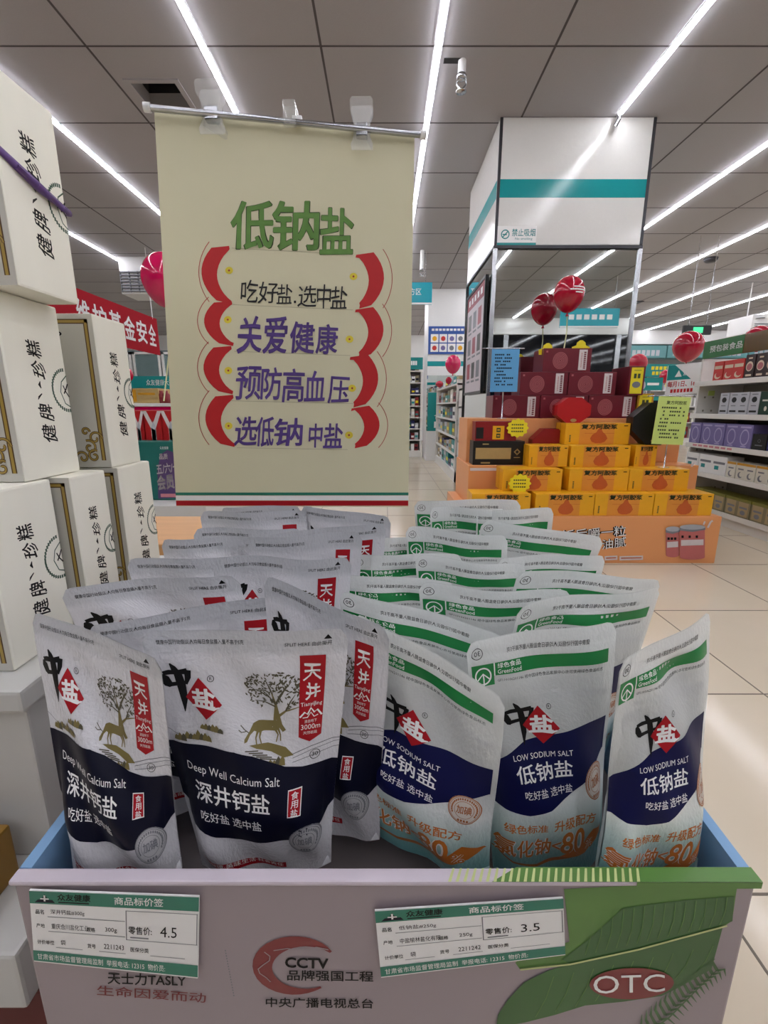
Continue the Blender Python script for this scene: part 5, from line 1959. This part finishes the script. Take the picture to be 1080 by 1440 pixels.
b.art(a, *face(x0, x1, 6.5, 6.53, z0, z1, '-y'))
b.box(x0 + .02, x0 + .05, 6.53, 6.56, 0, z1, 'steel')
b.box(x1 - .05, x1 - .02, 6.53, 6.56, 0, z1, 'steel')
tag(b.build('standing_board'), 'teal board with yellow lettering standing behind the small red balloons', 'sign')
b = MB()
x0, x1, z0, z1 = q(898, 545, 5.6).x, q(931, 545, 5.6).x, q(900, 549, 5.6).z, q(900, 531, 5.6).z
b.box(x0, x1, 5.6, 5.62, z0, z1, 'promo_teal')
a = Art(2)
a.text('大参林', .35, .3, .8, .6, 'white_print', .01) if False else a.rect(.35, .4, .85, .6, 'white_print')
a.oval(.15, .4, .14, .34, 'pale_grey_box')
b.art(a, *face(x0, x1, 5.6, 5.62, z0, z1, '-y'))
b.box((x0 + x1) / 2 - .02, (x0 + x1) / 2 + .02, 5.62, 5.65, 0, z1, 'steel')
tag(b.build('standing_board'), 'small teal and white board right of the gold gift box', 'sign')
balloon(968, 487, 20, 4.3, 'large crimson balloon above the far end of the right-hand shelves', 'balloon_red', (P(960, 520, 4.3).x, 4.3, 1.10), False, 1.02)
balloon(897, 511, 12.5, 5.2, 'red balloon between the gold gift box and the teal boards', 'balloon_red', (P(893, 545, 5.2).x, 5.2, 1.05), False, 1.05)
balloon(936, 529, 8, 6.2, 'small red balloon before the teal board with yellow lettering', 'balloon_red')
balloon(1067, 474, 17, 3.6, 'red balloon peeping over the green header sign at the right edge', 'balloon_red', None, False, .9)
# exit light and air conditioner
c = P(981, 464, 5.5)
t = thing('exit_light', (c.x, c.y, c.z), 'small green and black exit light hanging above the crimson balloon', 'exit sign')
b = MB()
b.box(c.x - .16, c.x + .16, 5.5, 5.53, c.z - .05, c.z + .05, 'black_plastic', .004)
mat('exit_green', (60, 200, 130), 0.4, emit=.8)
b.box(c.x - .05, c.x + .06, 5.497, 5.5, c.z - .03, c.z + .03, 'exit_green')
b.build('box', t)
for dx in (-.1, .1):
    b = MB()
    b.tube([(c.x + dx, 5.515, c.z + .05), (c.x + dx, 5.515, CEIL)], .004, 'steel', 6)
    b.build('hanger', t)
c0, c1 = P(1055, 468, 7.2), P(1079, 448, 7.2)
t = thing('air_conditioner', (c0.x, 7.3, c0.z), 'white ceiling air conditioner at the right edge of the shop', 'air conditioner')
b = MB()
b.box(c0.x, c1.x + .5, 7.2, 7.7, c0.z, c1.z + .06, 'white_paint', .01)
for dx in (.1, .5):
    b.tube([(c0.x + dx, 7.45, c1.z + .05), (c0.x + dx, 7.45, CEIL)], .008, 'white_paint', 6)
b.build('case', t)
b = MB()
for k in range(4):
    b.box(c0.x + .04, c1.x + .46, 7.19, 7.2, c0.z + .03 + k * .03, c0.z + .04 + k * .03, 'grey_print')
b.lathe([(.06, 0), (.06, .004)], ((c0.x + c1.x) / 2, 7.195, c0.z + .2), 'grey_print', 16)
b.build('grille', t)

# ------------------------------------------------------------------ left background
mat('banner_red', (142, 14, 28), 0.85, var=.05, spec=.15)
bx = -2.8
y0, y1 = XP(60, 420, bx).y, XP(222.5, 470, bx).y
z1_, z0_ = XP(219, 448, bx).z, XP(222, 499, bx).z
t = thing('banner', (bx, (y0 + y1) / 2, z0_), 'red cloth banner with large white characters behind the white boxes', 'banner')
b = MB()
b.box(bx - .006, bx, 2.6, y1, z0_, z1_, 'banner_red')
a = Art(8)
chars = '维护基金安全'
yy = [XP(x, 470, bx).y for x in (112, 134, 156, 176, 193, 209, 221)]
for k, ch in enumerate(chars):
    a.text(ch, (yy[k] - 2.6) / (y1 - 2.6), .22, (yy[k + 1] - 2.6 - .04) / (y1 - 2.6), .80, 'white_print', .02)
b.art(a, *face(bx - .006, bx, 2.6, y1, z0_, z1_, '+x'), eps=.0008)
b.build('cloth', t)
b = MB()
for y in (2.7, (2.6 + y1) / 2, y1 - .1):
    b.tube([(bx - .003, y, z1_ - .02), (bx - .003, y, CEIL)], .004, 'white_paint', 6)
b.build('cords', t)
# glass cabinet below the banner
clear_material('cabinet_glass', (150, 178, 180), .45, .05)
mat('cabinet_dark', (88, 104, 106), .4)
t = thing('glass_cabinet', (-3.0, 6.2, 0), 'glass fronted cabinet with white frames under the red banner', 'cabinet')
b = MB()
b.box(-3.7, -2.55, 6.3, 6.6, 0, 1.62, 'cabinet_dark')
b.build('body', t)
for x0 in (-3.68, -3.30, -2.92):
    b = MB()
    for (xa, xb, za, zb_) in ((x0, x0 + .03, .7, 1.6), (x0 + .33, x0 + .36, .7, 1.6), (x0, x0 + .36, 1.57, 1.6), (x0, x0 + .36, .7, .73), (x0, x0 + .36, 1.13, 1.15)):
        b.box(xa, xb, 6.27, 6.3, za, zb_, 'white_paint')
    d_ = b.build('door', t)
    b = MB()
    b.box(x0 + .03, x0 + .33, 6.28, 6.288, .73, 1.57, 'cabinet_glass')
    b.build('pane', d_)
# teal shelf sign and shelf
YS_ = 3.2
p0, p1 = P(176, 545, YS_), P(232, 529, YS_)
t = thing('display_shelf', ((p0.x + p1.x) / 2, 3.0, 0), 'white shelf with a teal sign behind the stacked white boxes', 'shelves')
zs_ = P(200, 567, 2.85).z
b = MB()
b.box(-1.85, -.95, 2.85, 3.25, zs_ - .02, zs_, 'shelf_white', .003)
b.build('shelf', t)
b = MB()
b.box(-1.85, -.95, 2.87, 3.25, .0, zs_ - .02, 'shelf_white', .003)
b.build('cupboard', t)
b = MB()
b.box(-1.85, p1.x + .1, YS_ - .01, YS_ + .01, zs_, p1.z, 'promo_teal')
a = Art(4)
a.text('众友健康大药房', .52, .66, .97, .88, 'white_print', .01)
b.art(a, *face(-1.85, p1.x + .1, YS_ - .01, YS_, zs_, p1.z, '-y'))
b.build('sign_board', t)
b = MB()
b.box(-1.85, -.95, 2.86, 2.87, zs_ - .06, zs_ - .021, 'balloon_pink')
b.build('pink_edging', t)
x0, x1 = P(178, 550, 2.9).x, P(222, 550, 2.9).x
carton('gold_box', 'gold carton on the white shelf under the teal sign', 'carton', None, x0, x1, 2.9, 3.1, zs_ + .001, P(200, 546, 2.9).z, 'dull_gold', [('-y', Art(2.5).rect(.05, .1, .3, .9, 'yellow_edge').rect(.35, .55, .9, .7, 'yellow_edge'))])
for k in range(3):
    x = P(217 + k * 7, 560, 2.9).x
    b = MB()
    b.lathe([(.022, 0), (.024, .05), (.012, .062), (.012, .075)], (x, 2.93, zs_ + .001), 'wine', 14)
    tag(b.build('small_jar'), 'small wine red jar on the white shelf, %s right of the gold carton' % ORD[k], 'jar', 'wine red jars')
balloon(178, 527, 9, 3.1, 'red balloon before the cabinet, behind the rear white gift box', 'balloon_red', None, False, 1.1)
# red and white carrier bags, teal carton, ledge
for k, (xa, xb) in enumerate(((187, 203), (203, 228), (228, 252))):
    Y = 2.35
    A, B = P(xa, 621, Y), P(xb, 577, Y)
    w, h = B.x - A.x, B.z - A.z
    b = MB()
    b.box(A.x + .003, B.x - .003, Y, Y + .12, A.z, B.z, 'gift_red', .004)
    a = Art(.7)
    a.poly([(.02, .98), (.22, .98), (.60, .42), (.60, .0), (.38, .0), (.38, .42)], 'label_white').poly([(.98, .98), (.78, .98), (.40, .42), (.40, .0), (.62, .0), (.62, .42)], 'label_white')
    a.poly([(.40, .45), (.52, .66), (.62, .5), (.56, .38)], 'pale_grey_box')
    b.art(a, *face(A.x + .004, B.x - .004, Y, Y + .12, A.z, B.z, '-y'), eps=.0006)
    tag(b.build('gift_bag'), 'red bag with a crossed white sash on the teal carton, %s from the left' % ORD[k], 'bag', 'red and white bags')
A, B = P(198, 703, 2.25), P(250, 621, 2.25)
mat('carton_teal', (20, 104, 96), .4, var=.04)
mat('slogan_purple', (86, 62, 110), .5)
b = MB()
b.box(-1.5, -.92, 2.25, 2.6, A.z, B.z, 'carton_teal', .004)
a = Art(1.7)
f_ = lambda px: (P(px, 660, 2.25).x + 1.5) / .58
a.poly([(f_(218), .02), (f_(221), .5), (f_(228), .78), (f_(238), .86), (f_(252), .8), (f_(256), .05)], 'slogan_purple')
a.text('品质', f_(226), .70, f_(238), .80, 'label_white', .02).text('五/六/七', f_(220), .44, f_(252), .62, 'label_white', .02, lift=.05).text('会员日', f_(219), .16, f_(254), .42, 'label_white', .03, lift=.06)
a.text('众友健康', f_(228), .87, f_(240), .92, 'white_print').rect(f_(222), .05, f_(250), .11, 'strip_pink')
b.art(a, *face(-1.5, -.92, 2.25, 2.6, A.z, B.z, '-y'), eps=.0006)
tag(b.build('teal_carton'), 'teal carton with a slanted white slogan left of the cream poster', 'carton')
b = MB()
b.box(-1.6, -.85, 2.12, 2.75, 0, A.z - .002, 'stand_white', .005)
tag(b.build('low_plinth'), 'low white plinth under the teal carton', 'plinth')
mat('wood_orange', (208, 158, 104), .45, var=.12, scale=6, stretch=(1, 8, 8))
zt_ = P(240, 728, 1.32).z
t = thing('wooden_bench', (-.55, 1.2, 0), 'light orange wooden bench behind the salt pouches at the left', 'bench')
b = MB()
b.box(-.95, -.30, 1.05, 1.34, zt_ - .03, zt_, 'wood_orange', .004)
b.build('seat', t)
for x in (-.91, -.36):
    for y in (1.08, 1.28):
        b = MB()
        b.box(x, x + .04, y, y + .04, 0, zt_ - .03, 'wood_orange', .003)
        b.build('leg', t)
